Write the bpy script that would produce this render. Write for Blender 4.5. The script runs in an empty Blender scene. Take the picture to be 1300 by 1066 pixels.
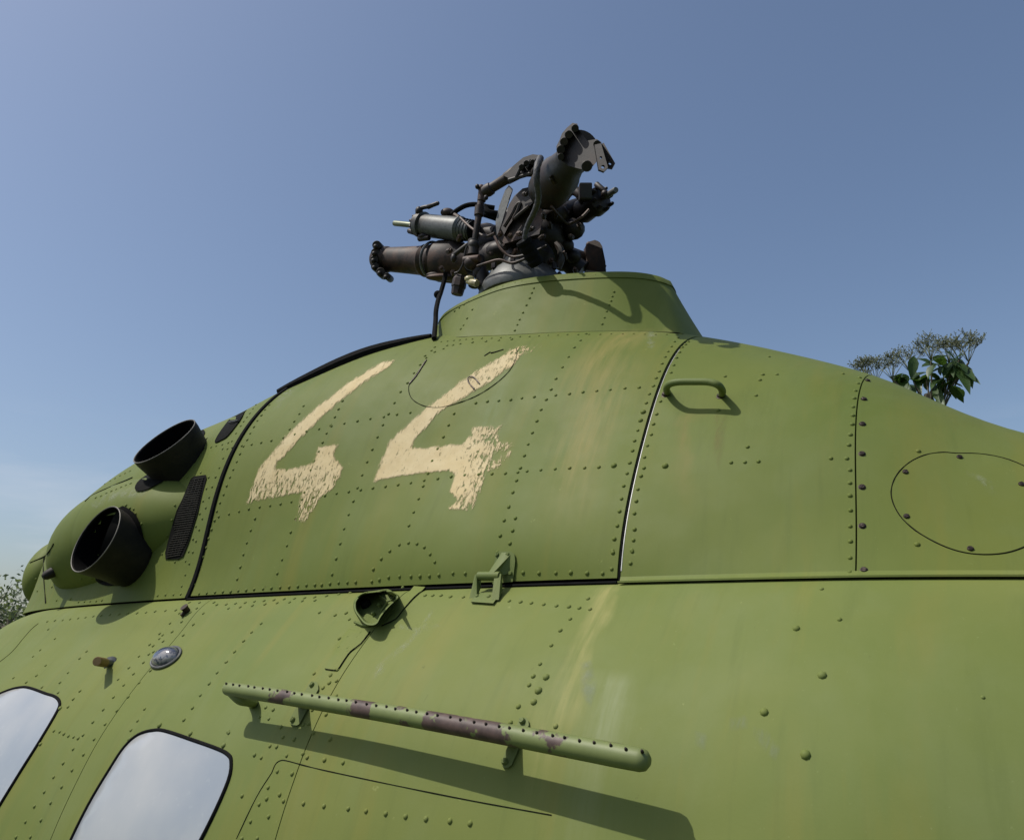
import bpy, bmesh, math, random
import numpy as np
from mathutils import Vector, Matrix, noise as mnoise
from mathutils.bvhtree import BVHTree
from mathutils.geometry import delaunay_2d_cdt
random.seed(7)
R = math.radians
scene = bpy.context.scene

# ------------------------------------------------------------------ camera
EYE = Vector((0, 0, 2.25))
FPX = 1000.0
FW = Vector((0.53352828, 0.78472749, 0.31551599))
RT = Vector((-0.82696884, 0.56224775, 0.0))
UP = Vector((-0.17739815, -0.26092189, 0.94892026))
cd = bpy.data.cameras.new('camera')
cam = bpy.data.objects.new('camera', cd)
scene.collection.objects.link(cam)
cam.matrix_world = Matrix(((RT.x, UP.x, -FW.x, EYE.x), (RT.y, UP.y, -FW.y, EYE.y), (RT.z, UP.z, -FW.z, EYE.z), (0, 0, 0, 1)))
cd.sensor_fit = 'HORIZONTAL'
cd.sensor_width = 36
cd.lens = FPX / 1300 * 36
cd.shift_y = -45.5 / 1300
cd.clip_start = 0.02
cd.clip_end = 3000
scene.camera = cam

# ------------------------------------------------------------------ sun and sky
SUN_DIR = Vector((0.38, -0.36, 0.86)).normalized()     # towards the sun
SUN_EL = math.asin(SUN_DIR.z)
world = bpy.data.worlds.new("World")
scene.world = world
world.use_nodes = True
wt = world.node_tree
wn, wl = wt.nodes, wt.links
bg = wn['Background']
sky = wn.new('ShaderNodeTexSky')
sky.sky_type = 'NISHITA'
sky.sun_disc = False
sky.sun_elevation = SUN_EL
sky.sun_rotation = math.atan2(SUN_DIR.x, SUN_DIR.y)
sky.air_density = 1.0
sky.dust_density = 2.3
sky.ozone_density = 1.8
bg.inputs['Strength'].default_value = 0.122
# faint wisps of cloud low in the sky
tc = wn.new('ShaderNodeTexCoord')
mp = wn.new('ShaderNodeMapping'); mp.inputs['Scale'].default_value = (1.6, 1.6, 9.0)
nz = wn.new('ShaderNodeTexNoise'); nz.inputs['Scale'].default_value = 2.6; nz.inputs['Detail'].default_value = 6; nz.inputs['Roughness'].default_value = .55
cr = wn.new('ShaderNodeMapRange'); cr.inputs['From Min'].default_value = .48; cr.inputs['From Max'].default_value = .78
sp = wn.new('ShaderNodeSeparateXYZ')
lo = wn.new('ShaderNodeMapRange'); lo.inputs['From Min'].default_value = .26; lo.inputs['From Max'].default_value = .05; lo.inputs['To Max'].default_value = .6
mu = wn.new('ShaderNodeMath'); mu.operation = 'MULTIPLY'
mxs = wn.new('ShaderNodeMix'); mxs.data_type = 'RGBA'; mxs.inputs[7].default_value = (5.6, 5.8, 6.3, 1)
wl.new(tc.outputs['Generated'], mp.inputs['Vector']); wl.new(mp.outputs[0], nz.inputs['Vector'])
wl.new(nz.outputs['Fac'], cr.inputs['Value']); wl.new(tc.outputs['Generated'], sp.inputs[0]); wl.new(sp.outputs['Z'], lo.inputs['Value'])
wl.new(cr.outputs[0], mu.inputs[0]); wl.new(lo.outputs[0], mu.inputs[1])
wl.new(mu.outputs[0], mxs.inputs[0]); wl.new(sky.outputs[0], mxs.inputs[6]); wl.new(mxs.outputs[2], bg.inputs['Color'])

sl = bpy.data.lights.new('sun', 'SUN')
sun = bpy.data.objects.new('sun', sl)
scene.collection.objects.link(sun)
sl.energy = 3.6
sl.angle = R(0.5)
sl.color = (1.0, 0.955, 0.88)
sun.rotation_euler = (-SUN_DIR).to_track_quat('-Z', 'Y').to_euler()
sun.location = SUN_DIR * 20
vs = scene.view_settings
vs.view_transform = 'Standard'
vs.look = 'None'
vs.exposure = 0.0
vs.gamma = 1.0
vs.use_curve_mapping = False

# ------------------------------------------------------------------ materials
def new_mat(name):
    m = bpy.data.materials.new(name); m.use_nodes = True
    return m, m.node_tree.nodes, m.node_tree.links, m.node_tree.nodes['Principled BSDF']

def tex(n, l, scale, detail=4, rough=.55, vec=(1, 1, 1), dist=0.0):
    c = n.new('ShaderNodeTexCoord'); m = n.new('ShaderNodeMapping'); m.inputs['Scale'].default_value = vec
    t = n.new('ShaderNodeTexNoise'); t.inputs['Scale'].default_value = scale; t.inputs['Detail'].default_value = detail
    t.inputs['Roughness'].default_value = rough; t.inputs['Distortion'].default_value = dist
    l.new(c.outputs['Object'], m.inputs['Vector']); l.new(m.outputs[0], t.inputs['Vector'])
    return t.outputs['Fac']

def rng(n, l, src, a, b, c=0.0, d=1.0):
    m = n.new('ShaderNodeMapRange'); m.inputs['From Min'].default_value = a; m.inputs['From Max'].default_value = b
    m.inputs['To Min'].default_value = c; m.inputs['To Max'].default_value = d
    l.new(src, m.inputs['Value']); return m.outputs[0]

def mix(n, l, fac, a, b, blend='MIX'):
    m = n.new('ShaderNodeMix'); m.data_type = 'RGBA'; m.blend_type = blend
    if isinstance(fac, (int, float)): m.inputs[0].default_value = fac
    else: l.new(fac, m.inputs[0])
    for i, v in ((6, a), (7, b)):
        if isinstance(v, tuple): m.inputs[i].default_value = (*v, 1)
        else: l.new(v, m.inputs[i])
    return m.outputs[2]

def mul(n, l, a, b):
    m = n.new('ShaderNodeMath'); m.operation = 'MULTIPLY'
    l.new(a, m.inputs[0])
    if isinstance(b, (int, float)): m.inputs[1].default_value = b
    else: l.new(b, m.inputs[1])
    return m.outputs[0]

GREEN = (0.123, 0.153, 0.033)
def paint(name, base=GREEN, streak=1.0, rough=.58):
    m, n, l, p = new_mat(name)
    b = base
    big = tex(n, l, 2.2, 5, .6)
    col = mix(n, l, rng(n, l, big, .3, .7), (b[0]*.88, b[1]*.93, b[2]*.95), (b[0]*1.13, b[1]*1.06, b[2]*1.1))
    # chalky, bluish weathered patches
    ch = tex(n, l, 4.5, 7, .62, (1, 1, .5), .4)
    col = mix(n, l, rng(n, l, ch, .46, .70, 0, .5*streak), col, (b[0]*1.15, b[1]*1.14, b[2]*1.75))
    # ochre water streaks running down
    st = tex(n, l, 1.0, 5, .6, (11, 2.2, .7), .15)
    col = mix(n, l, rng(n, l, st, .54, .74, 0, .42*streak), col, (b[0]*1.5, b[1]*1.08, b[2]*.95))
    st2 = tex(n, l, 1.0, 6, .65, (34, 6, 1.4), .1)
    col = mix(n, l, rng(n, l, st2, .54, .76, 0, .33*streak), col, (b[0]*.62, b[1]*.68, b[2]*.75))
    # fine speckle and scuffs
    sk = tex(n, l, 160, 3, .7)
    col = mix(n, l, rng(n, l, sk, .68, .76, 0, .35), col, (b[0]*1.7, b[1]*1.6, b[2]*2.6))
    chp = tex(n, l, 38, 5, .7)
    col = mix(n, l, rng(n, l, chp, .70, .72, 0, .45*streak), col, (b[0]*2.0, b[1]*1.8, b[2]*2.6))
    chd = tex(n, l, 27, 6, .7, (1, 1, .6), .8)
    col = mix(n, l, rng(n, l, chd, .69, .73, 0, .5*streak), col, (b[0]*.55, b[1]*.5, b[2]*.6))
    sc = tex(n, l, 1.0, 3, .7, (50, 14, 9), 1.2)
    col = mix(n, l, rng(n, l, sc, .73, .77, 0, .4*streak), col, (b[0]*1.6, b[1]*1.55, b[2]*2.6))
    l.new(col, p.inputs['Base Color'])
    rr = tex(n, l, 9, 6, .65)
    l.new(rng(n, l, rr, .3, .7, rough-.04, rough+.06), p.inputs['Roughness'])
    p.inputs['Specular IOR Level'].default_value = .13
    bp = n.new('ShaderNodeBump'); bp.inputs['Strength'].default_value = .45; bp.inputs['Distance'].default_value = .009
    bp2 = n.new('ShaderNodeBump'); bp2.inputs['Strength'].default_value = .10; bp2.inputs['Distance'].default_value = .001
    l.new(tex(n, l, 5.5, 2, .4), bp.inputs['Height'])
    l.new(tex(n, l, 260, 3, .6), bp2.inputs['Height'])
    l.new(bp.outputs[0], bp2.inputs['Normal']); l.new(bp2.outputs[0], p.inputs['Normal'])
    return m

def simple(name, col, rough=.6, metal=0.0, var=.25, scale=30, bump=.0):
    m, n, l, p = new_mat(name)
    t = tex(n, l, scale, 5, .6)
    c = mix(n, l, rng(n, l, t, .3, .7), tuple(v*(1-var) for v in col), tuple(v*(1+var) for v in col))
    l.new(c, p.inputs['Base Color'])
    p.inputs['Roughness'].default_value = rough; p.inputs['Metallic'].default_value = metal
    if max(col) < .02: p.inputs['Specular IOR Level'].default_value = .08
    if bump:
        bp = n.new('ShaderNodeBump'); bp.inputs['Strength'].default_value = bump; bp.inputs['Distance'].default_value = .002
        l.new(t, bp.inputs['Height']); l.new(bp.outputs[0], p.inputs['Normal'])
    return m

def two_tone(name, a, b, lo=.48, hi=.56, scale=8, rough=.6, metal=0, vec=(1, 1, 1)):
    m, n, l, p = new_mat(name)
    t = tex(n, l, scale, 7, .65, vec, .3)
    t2 = tex(n, l, scale*9, 4, .6)
    c = mix(n, l, rng(n, l, t, lo, hi), a, b)
    c = mix(n, l, rng(n, l, t2, .35, .75, 0, .45), c, tuple(v*.5 for v in b))
    l.new(c, p.inputs['Base Color']); p.inputs['Roughness'].default_value = rough; p.inputs['Metallic'].default_value = metal
    bp = n.new('ShaderNodeBump'); bp.inputs['Strength'].default_value = .35; bp.inputs['Distance'].default_value = .0015
    l.new(t, bp.inputs['Height']); l.new(bp.outputs[0], p.inputs['Normal'])
    return m

M = {}
M['paint'] = paint('green_paint')
M['paint_low'] = paint('green_paint_fuselage', (0.149, 0.180, 0.046), .9, .6)
M['paint_part'] = paint('green_paint_fittings', (0.13, 0.165, 0.05), .6, .5)
M['dark'] = simple('dark_gap', (.008, .008, .007), .9)
M['rubber'] = simple('black_rubber', (.008, .008, .008), .85, 0, .3, 60, .2)
M['bore'] = simple('bore_shade_black', (.0025, .0025, .0025), 1)  # near-black colour painted in for the darkness inside the exhaust mouths
M['soot'] = two_tone('sooty_steel', (.022, .017, .012), (.010, .008, .006), .4, .6, 14, .65, .3)
M['rim'] = simple('worn_rim', (.13, .12, .10), .6, .2)
M['rust'] = two_tone('rusty_steel', (.085, .044, .028), (.018, .012, .009), .42, .58, 12, .6, .15)
M['oily'] = two_tone('oily_dark_steel', (.009, .0065, .005), (.036, .021, .014), .52, .66, 16, .55, .15)
M['alloy'] = two_tone('weathered_alloy', (.125, .13, .125), (.045, .04, .034), .5, .66, 10, .5, .3)
M['grip'] = two_tone('primer_grey_grip', (.028, .028, .024), (.036, .021, .014), .42, .56, 8, .55, .15)
M['hose'] = simple('braided_hose', (.055, .055, .056), .6, .2, .5, 220, .6)
M['screw'] = two_tone('dark_screw', (.030, .020, .016), (.075, .055, .042), .5, .6, 120, .5, .5)
def rail_mat():
    m = two_tone('rail_paint_rust', (0.15, 0.185, 0.055), (.078, .046, .038), .5, .53, 11, .55, 0)
    n, l = m.node_tree.nodes, m.node_tree.links; p = n['Principled BSDF']
    c = n.new('ShaderNodeTexCoord'); sx = n.new('ShaderNodeSeparateXYZ'); l.new(c.outputs['Object'], sx.inputs[0])
    r = n.new('ShaderNodeValToRGB'); l.new(rng(n, l, sx.outputs['X'], .44, 1.34), r.inputs[0])
    e = r.color_ramp; e.interpolation = 'LINEAR'
    stops = [(0, .44), (.09, .45), (.20, .5), (.24, .66), (.40, .66), (.45, .44), (.52, .44), (.555, .68), (.60, .60), (.64, .40), (.745, .42), (.785, .66), (.82, .60), (.86, .40), (1, .36)]
    while len(e.elements) < len(stops): e.elements.new(.5)
    for el, (t, v) in zip(e.elements, stops): el.position = t; el.color = (v, v, v, 1)
    a = n.new('ShaderNodeMath'); a.operation = 'ADD'; l.new(tex(n, l, 16, 6, .62), a.inputs[0]); l.new(r.outputs[0], a.inputs[1])
    f = rng(n, l, a.outputs[0], 1.08, 1.11)
    rust = mix(n, l, rng(n, l, tex(n, l, 60, 5, .6), .3, .7), (.045, .027, .022), (.105, .066, .053))
    green = mix(n, l, rng(n, l, tex(n, l, 30, 5, .6), .3, .7), (0.135, 0.165, 0.05), (0.165, 0.20, 0.062))
    l.new(mix(n, l, f, green, rust), p.inputs['Base Color']); return m
M['rail'] = rail_mat()
M['ochre_metal'] = simple('brass_probe', (.20, .13, .05), .55, .3)

def streaks(m, centre, nx, width, zlo, zhi, colour, amount):
    """A run of dried deposit down the skin at one place on the real surface (object space x, z)."""
    nt = m.node_tree; n, l = nt.nodes, nt.links; p = n['Principled BSDF']
    src = p.inputs['Base Color'].links[0].from_socket
    c = n.new('ShaderNodeTexCoord'); s = n.new('ShaderNodeSeparateXYZ'); l.new(c.outputs['Object'], s.inputs[0])
    wob = rng(n, l, tex(n, l, 3.5, 4, .6), .2, .8, -.06, .06)
    a = n.new('ShaderNodeMath'); a.operation = 'ADD'; l.new(s.outputs['X'], a.inputs[0]); l.new(wob, a.inputs[1])
    d = n.new('ShaderNodeMath'); d.operation = 'SUBTRACT'; l.new(a.outputs[0], d.inputs[0]); d.inputs[1].default_value = centre
    e = n.new('ShaderNodeMath'); e.operation = 'ABSOLUTE'; l.new(d.outputs[0], e.inputs[0])
    f = rng(n, l, e.outputs[0], width, width*.15)
    g = rng(n, l, s.outputs['Z'], zlo, zlo+.18)
    h = rng(n, l, s.outputs['Z'], zhi, zhi-.02)
    t = rng(n, l, tex(n, l, 1.0, 5, .6, (60, 10, 2)), .3, .65)
    k = mul(n, l, mul(n, l, mul(n, l, mul(n, l, f, g), h), t), amount)
    l.new(mix(n, l, k, src, colour), p.inputs['Base Color'])

# ------------------------------------------------------------------ mesh helpers
def part(name, bm_or, mat, parent=None, smooth=True, label=None, kind=None, angle=35):
    if isinstance(bm_or, bmesh.types.BMesh):
        me = bpy.data.meshes.new(name); bmesh.ops.recalc_face_normals(bm_or, faces=bm_or.faces) if not bm_or.faces.layers.int.get('keep') else None
        bm_or.to_mesh(me); bm_or.free()
    else: me = bm_or
    mats = mat if isinstance(mat, (list, tuple)) else [mat]
    for m in mats: me.materials.append(m)
    if smooth:
        for f in me.polygons: f.use_smooth = True
        if angle: me.set_sharp_from_angle(angle=R(angle))
    o = bpy.data.objects.new(name, me); scene.collection.objects.link(o)
    if parent is not None: attach(o, parent)
    if label: o['label'] = label
    if kind: o['kind'] = kind
    return o

INV = {}
def attach(o, parent):
    o.parent = parent
    if parent.name in INV: o.matrix_parent_inverse = INV[parent.name]

def thing(name, label, cat, loc, group=None):
    o = bpy.data.objects.new(name, None); scene.collection.objects.link(o)
    o.location = loc; o['label'] = label; o['category'] = cat
    if group: o['group'] = group
    INV[o.name] = Matrix.Translation(Vector(loc)).inverted()
    return o

def frame(d):
    d = d.normalized(); a = Vector((0, 0, 1)) if abs(d.z) < .9 else Vector((1, 0, 0))
    u = d.cross(a).normalized(); return u, d.cross(u).normalized()

def tube(bm, pts, rad, seg=10, cap=True, flat=1.0):
    pts = [Vector(p) for p in pts]; n = len(pts)
    rs = rad if isinstance(rad, (list, tuple)) else [rad]*n
    rings = []; u = None
    for i, p in enumerate(pts):
        t = (pts[min(i+1, n-1)] - pts[max(i-1, 0)])
        if t.length < 1e-9: t = Vector((0, 0, 1))
        t.normalize()
        if u is None: u, w = frame(t)
        else:
            u = (u - t*u.dot(t)).normalized()
        w = t.cross(u)
        rings.append([bm.verts.new(p + (u*math.cos(a)*flat + w*math.sin(a))*rs[i]) for a in [2*math.pi*k/seg for k in range(seg)]])
    for i in range(n-1):
        for k in range(seg):
            bm.faces.new((rings[i][k], rings[i][(k+1) % seg], rings[i+1][(k+1) % seg], rings[i+1][k]))
    if cap:
        bm.faces.new(rings[0][::-1]); bm.faces.new(rings[-1])
    return rings

def spline(pts, per=6):
    pts = [Vector(p) for p in pts]; out = []
    P = [pts[0]*2-pts[1]] + pts + [pts[-1]*2-pts[-2]]
    for i in range(1, len(P)-2):
        for k in range(per):
            t = k/per; a, b, c, d = P[i-1], P[i], P[i+1], P[i+2]
            out.append(.5*((2*b)+(c-a)*t+(2*a-5*b+4*c-d)*t*t+(3*b-a-3*c+d)*t**3))
    out.append(pts[-1]); return out

def lathe(bm, p0, p1, prof, seg=20, cap=True):
    """prof: (t, r) with t in 0..1 along p0->p1, r in metres."""
    p0, p1 = Vector(p0), Vector(p1); d = p1-p0; u, w = frame(d); rings = []
    for t, r in prof:
        c = p0+d*t
        rings.append([bm.verts.new(c+(u*math.cos(a)+w*math.sin(a))*max(r, 1e-4)) for a in [2*math.pi*k/seg for k in range(seg)]])
    for i in range(len(rings)-1):
        for k in range(seg):
            bm.faces.new((rings[i][k], rings[i][(k+1) % seg], rings[i+1][(k+1) % seg], rings[i+1][k]))
    if cap: bm.faces.new(rings[0][::-1]); bm.faces.new(rings[-1])

def box(bm, c, ax, ay, az, bev=0.0):
    """c centre; ax, ay, az half-extent vectors."""
    c = Vector(c); vs_ = []
    for sx in (-1, 1):
        for sy in (-1, 1):
            for sz in (-1, 1): vs_.append(bm.verts.new(c+ax*sx+ay*sy+az*sz))
    fs = []
    for q in ((0, 1, 3, 2), (4, 6, 7, 5), (0, 4, 5, 1), (2, 3, 7, 6), (0, 2, 6, 4), (1, 5, 7, 3)):
        fs.append(bm.faces.new([vs_[i] for i in q]))
    if bev:
        es = list({e for f in fs for e in f.edges})
        bmesh.ops.bevel(bm, geom=es, offset=bev, segments=2, affect='EDGES', profile=.6)

def ball(bm, c, r, seg=12, sq=None):
    ret = bmesh.ops.create_uvsphere(bm, u_segments=seg, v_segments=max(6, seg//2), radius=r)
    for v in ret['verts']:
        if sq is not None: v.co = sq @ v.co
        v.co += Vector(c)

def extrude_poly(bm, pts, depth):
    """pts: closed outline (3-D, roughly flat); depth: vector of thickness."""
    depth = Vector(depth)
    a = [bm.verts.new(Vector(p)-depth/2) for p in pts]; b = [bm.verts.new(Vector(p)+depth/2) for p in pts]
    n = len(pts)
    f1 = bm.faces.new(a[::-1]); f2 = bm.faces.new(b)
    for i in range(n): bm.faces.new((a[i], a[(i+1) % n], b[(i+1) % n], b[i]))
    bmesh.ops.triangulate(bm, faces=[f1, f2])

# ------------------------------------------------------------------ the hull as a surface
def ray(px, py):
    return FW*FPX + RT*(px-650) + UP*(487.5-py)

TR = {  # lines across the cowling at constant station, read off the photograph
 'right': [(1087,740),(1086,640),(1085.4,580),(1086.5,547.7),(1090,508),(1094.6,485.4),(1100,471.5)],
 'mid': [(785,740),(790.4,700),(802,633.6),(816,566),(827.5,526.6),(841.6,490),(853,456),(867,431),(884,420)],
 'A': [(628,740),(636,673),(641,658),(650,629),(657.6,599),(667.7,572),(675,547),(685.5,524),(706,481),(716,463),(730,440),(746,422.5)],
 'E': [(519.5,667),(524.6,652.6),(529.7,638),(534.7,624),(550,583),(561,559),(576.5,525)],
 'B': [(421,728.7),(430,697),(439,667),(447.8,638),(456.6,610),(470.6,574),(486,540),(508,498.5)],
 'D': [(373.5,662),(387,625),(395,597),(413.5,553),(423.7,532.6),(435,509)],
 'C': [(311,697),(323.6,658),(368,545),(373.5,534),(385.7,515)],
 'left': [(238,758.5),(255,700),(262.7,682),(273,645),(290.7,597),(306,564),(323.6,531),(341,511),(356.5,494.6)]}
YC, YS = 1.90, 1.26
BOTX = {'right': 1087, 'mid': 785, 'A': 628, 'E': 500, 'B': 412, 'D': 349, 'C': 297, 'left': 238}
def seam_py(px):
    return float(np.interp(px, [34, 60, 131, 262, 400, 545, 785, 1087, 1300], [787, 779, 772, 763, 752, 743, 742, 741, 738]))
STX = {}; rows = []
for k, pts in TR.items():
    d = ray(BOTX[k], seam_py(BOTX[k])); t = YS/d.y; x = d.x*t; z0 = EYE.z+d.z*t; STX[k] = (x, z0)
XS0 = sorted((v[0], v[1]) for v in STX.values())
Z0X = np.array([-3.0, -1.2, -.4] + [v[0] for v in XS0] + [2.3, 2.7, 2.97, 3.3, 3.6]); Z0Z = np.array([2.24, 2.30, 2.325] + [v[1] for v in XS0] + [2.355, 2.352, 2.35, 2.34, 2.33])
zfit = np.polyfit(Z0X[2:-2], Z0Z[2:-2], 2)
def z0f(x):
    xc = min(max(x, -.4), 3.3); return float(np.polyval(zfit, xc)) - max(0, -.4-x)*.05
for k, pts in TR.items():
    x = STX[k][0]
    for q in pts:
        d = ray(*q); P = EYE+d*(x/d.x)
        dy, dz = YC-P.y, P.z-z0f(x)
        th = math.atan2(max(dz, 0), dy); rows.append((x, th, math.hypot(dy, dz)))
for px_, py_, yy in ((400,472,1.56),(450,452,1.60),(500,435,1.64),(540,427,1.67),(600,421,1.70),(950,437,1.78),(1035,459,1.74),(1100,473,1.76)):
    for rep in range(3):
        d = ray(px_, py_); P = EYE+d*(yy/d.y); dy, dz = YC-P.y, P.z-z0f(P.x); rows.append((P.x, math.atan2(dz, dy), math.hypot(dy, dz)))
def basis(x, th):
    s = (x-1.1); f = (math.pi/2-th)**2
    return [s**i*f**j for i in range(5) for j in range(4)]
Am = np.array([basis(x, th) for x, th, r in rows]); bv = np.array([r for _, _, r in rows])
# weak guidance for the unseen crown and the foot line
ex, eb = [], []
for x in np.linspace(.22, 1.9, 12):
    h = np.interp(x, [.22, .25, .35, .45, .64, 1.1, 1.5, 1.87], [.44, .465, .52, .565, .655, .79, .83, .76])
    ex.append([1.5*v for v in basis(x, math.pi/2)]); eb.append(1.5*h)
    ex.append([1.0*v for v in basis(x, 0)]); eb.append(1.0*(YC-YS))
coef, *_ = np.linalg.lstsq(np.vstack([Am, ex]), np.concatenate([bv, eb]), rcond=None)
print('fit rms', float(np.sqrt(np.mean((Am@coef-bv)**2))))
XA, XB = .26, 1.86
def r_mid(x, th): return float(np.dot(basis(x, th), coef))
# stations outside the measured range: (x, half width, height, squareness)
AFT = [(-.05, .575, .215), (-.4, .49, .11), (-.8, .42, .12), (-1.4, .34, .16), (-2.4, .24, .12)]
FORE = [(2.15, .64, .715), (2.5, .625, .67), (2.8, .58, .61), (3.0, .50, .56), (3.1, .40, .50), (3.17, .31, .435), (3.215, .23, .36), (3.235, .13, .24)]
def shape0(a, h, xref):
    """ratio profile borrowed from the nearest measured station"""
    def f(th):
        r0, r90 = r_mid(xref, 0), r_mid(xref, math.pi/2); w = math.sin(th)**2
        return r_mid(xref, th) * ((1-w)*a/r0 + w*h/r90)
    return f
NTH = 90
THS = np.linspace(0, math.pi/2, NTH+1)
stations = [(x, [shape0(a, h, XA)(t) for t in THS]) for x, a, h in AFT[::-1]]
stations += [(x, [r_mid(x, t) for t in THS]) for x in np.linspace(XA, XB, 9)]
stations += [(x, [shape0(a, h, XB)(t) for t in THS]) for x, a, h in FORE]
SX = np.array([s[0] for s in stations]); SR = np.array([s[1] for s in stations])
def pchip(xk, yk):
    h = np.diff(xk)[:, None]; dl = np.diff(yk, axis=0)/h; m = np.zeros_like(yk)
    for i in range(1, len(xk)-1):
        w1, w2 = 2*h[i]+h[i-1], h[i]+2*h[i-1]
        ok = dl[i-1]*dl[i] > 0
        with np.errstate(divide='ignore', invalid='ignore'):
            m[i] = np.where(ok, (w1+w2)/(w1/dl[i-1]+w2/dl[i]), 0)
    # smoother inside: average with the centred slope
        m[i] = np.where(ok, .5*m[i]+.5*(dl[i-1]*h[i]+dl[i]*h[i-1])/(h[i]+h[i-1]), (dl[i-1]*h[i]+dl[i]*h[i-1])/(h[i]+h[i-1]))
    m[0], m[-1] = dl[0], dl[-1]
    def f(x):
        i = int(min(max(np.searchsorted(xk, x)-1, 0), len(xk)-2)); hh = xk[i+1]-xk[i]; t = (x-xk[i])/hh
        return (2*t**3-3*t**2+1)*yk[i]+(t**3-2*t**2+t)*hh*m[i]+(-2*t**3+3*t**2)*yk[i+1]+(t**3-t**2)*hh*m[i+1]
    return f
RX = pchip(SX, SR)
_rc = {}
def r_row(x):
    k = round(x, 5)
    if k not in _rc: _rc[k] = RX(x)
    return _rc[k]
def upper(x, th, off=0.0):
    """th 0 = near foot, 90 = crown, 180 = far foot (degrees)"""
    t = R(th if th <= 90 else 180-th)
    r = float(np.interp(t, THS, r_row(x))) + off
    s = 1 if th <= 90 else -1
    return Vector((x, YC - s*r*math.cos(t), z0f(x)+r*math.sin(t)))
def foot(x): return float(r_row(x)[0])
# fuselage below the seam: offset outward from the foot line (o) and drop (d)
LOWC = [(-.10, -.02), (-.05, -.004), (0, 0), (.035, .018), (.075, .052), (.11, .085), (.15, .125), (.185, .165), (.225, .222), (.262, .295), (.30, .40), (.335, .55), (.35, .72), (.335, .95), (.28, 1.2), (.16, 1.42), (-.02, 1.55), (-.3, 1.6), (-.64, 1.6)]
LOWA = [(-.10, -.02), (-.05, -.004), (0, 0), (.04, .03), (.08, .082), (.118, .128), (.16, .18), (.20, .235), (.24, .30), (.27, .365), (.305, .46), (.335, .58), (.35, .74), (.335, .95), (.28, 1.2), (.16, 1.42), (-.02, 1.55), (-.3, 1.6), (-.64, 1.6)]
LC = spline([Vector((a, b, 0)) for a, b in LOWC], 8); LA = spline([Vector((a, b, 0)) for a, b in LOWA], 8)
NL = len(LC)
def lower(x, i, off=0.0, side=1):
    w = min(max((x-.9)/(1.9-.9), 0), 1); w = w*w*(3-2*w)
    a = LC[i].lerp(LA[i], w)
    j0, j1 = max(i-1, 0), min(i+1, NL-1)
    t = (LC[j1].lerp(LA[j1], w)-LC[j0].lerp(LA[j0], w)).normalized()
    nrm = Vector((t.y, -t.x, 0)) if True else None
    # taper aft towards the boom and forward over the cockpit
    k = 1.0
    if x < -.3: k = max(.25, 1-(-.3-x)*.30)
    drop = 0.0
    if x > 2.55: drop = (x-2.55)**2*.34
    f = foot(min(max(x, -2.3), 2.5)) 
    if x > 2.5: f = max(.05, foot(2.5) - (x-2.5)**2*.16)
    o, d = a.x*k, a.y*k
    if i >= NL-9 and o < 0: o = o*(f/.64)
    zc = z0f(x)
    kk = off
    return Vector((x, YC - side*max(f+o+nrm.x*kk, 0.0), zc - d - drop - nrm.y*kk))

def grid(bm, P, closed=False, flip=False):
    V = [[bm.verts.new(p) for p in row] for row in P]
    for i in range(len(V)-1):
        for j in range(len(V[0])-1):
            q = (V[i][j], V[i+1][j], V[i+1][j+1], V[i][j+1])
            bm.faces.new(q if not flip else q[::-1])
    return V

def slab(bm, Pout, Pin):
    """outer and inner grids joined round the border: a sheet with real thickness"""
    A = grid(bm, Pout); B = grid(bm, Pin, flip=True); ni, nj = len(A), len(A[0])
    def strip(a, b):
        for k in range(len(a)-1): bm.faces.new((a[k], a[k+1], b[k+1], b[k]))
    strip([A[i][0] for i in range(ni)], [B[i][0] for i in range(ni)])
    strip([A[i][-1] for i in range(ni)][::-1], [B[i][-1] for i in range(ni)][::-1])
    strip(A[0][::-1], B[0][::-1]); strip(A[-1], B[-1])

def upatch(x0, x1, t0, t1, nx, nt, off=0.0, thick=.006):
    bm = bmesh.new()
    X = np.linspace(x0, x1, nx+1)
    def T(x):
        a = t0(x) if callable(t0) else t0; b = t1(x) if callable(t1) else t1
        return np.linspace(a, b, nt+1)
    slab(bm, [[upper(x, t, off) for t in T(x)] for x in X], [[upper(x, t, off-thick) for t in T(x)] for x in X])
    return bm
def lpatch(x0, x1, nx, off=0.0, thick=.005, i0=0, side=1, i1=None):
    bm = bmesh.new(); X = np.linspace(x0, x1, nx+1); i1 = i1 or NL-1
    slab(bm, [[lower(x, i, off, side) for i in range(i0, i1+1)] for x in X], [[lower(x, i, off-thick, side) for i in range(i0, i1+1)] for x in X])
    return bm

# nacelle bulge on the near flank, out of which the lower exhaust comes
NAC = [(1.90, .02, 1.40, 2.60), (1.98, .075, 1.385, 2.60), (2.1, .125, 1.375, 2.595), (2.22, .158, 1.375, 2.585), (2.34, .172, 1.38, 2.575), (2.46, .172, 1.385, 2.56), (2.56, .158, 1.39, 2.545), (2.64, .13, 1.395, 2.53), (2.70, .092, 1.40, 2.52), (2.725, .05, 1.40, 2.515), (2.73, .004, 1.40, 2.515)]
def nacelle_bm(off=0):
    bm = bmesh.new(); K = np.array([n[0] for n in NAC]); Vv = np.array([[n[1], n[2], n[3]] for n in NAC])
    f = pchip(K, Vv); xs = list(np.linspace(1.90, 2.66, 40))+list(np.linspace(2.67, 2.73, 12)); P = []
    for x in xs:
        r, y, z = f(x); r = max(r, .002)
        P.append([Vector((x, y-r*math.cos(a), z+r*.98*math.sin(a))) for a in np.linspace(-math.pi, math.pi, 49)])
    grid(bm, P); bmesh.ops.remove_doubles(bm, verts=bm.verts, dist=1e-5)
    return bm

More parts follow.
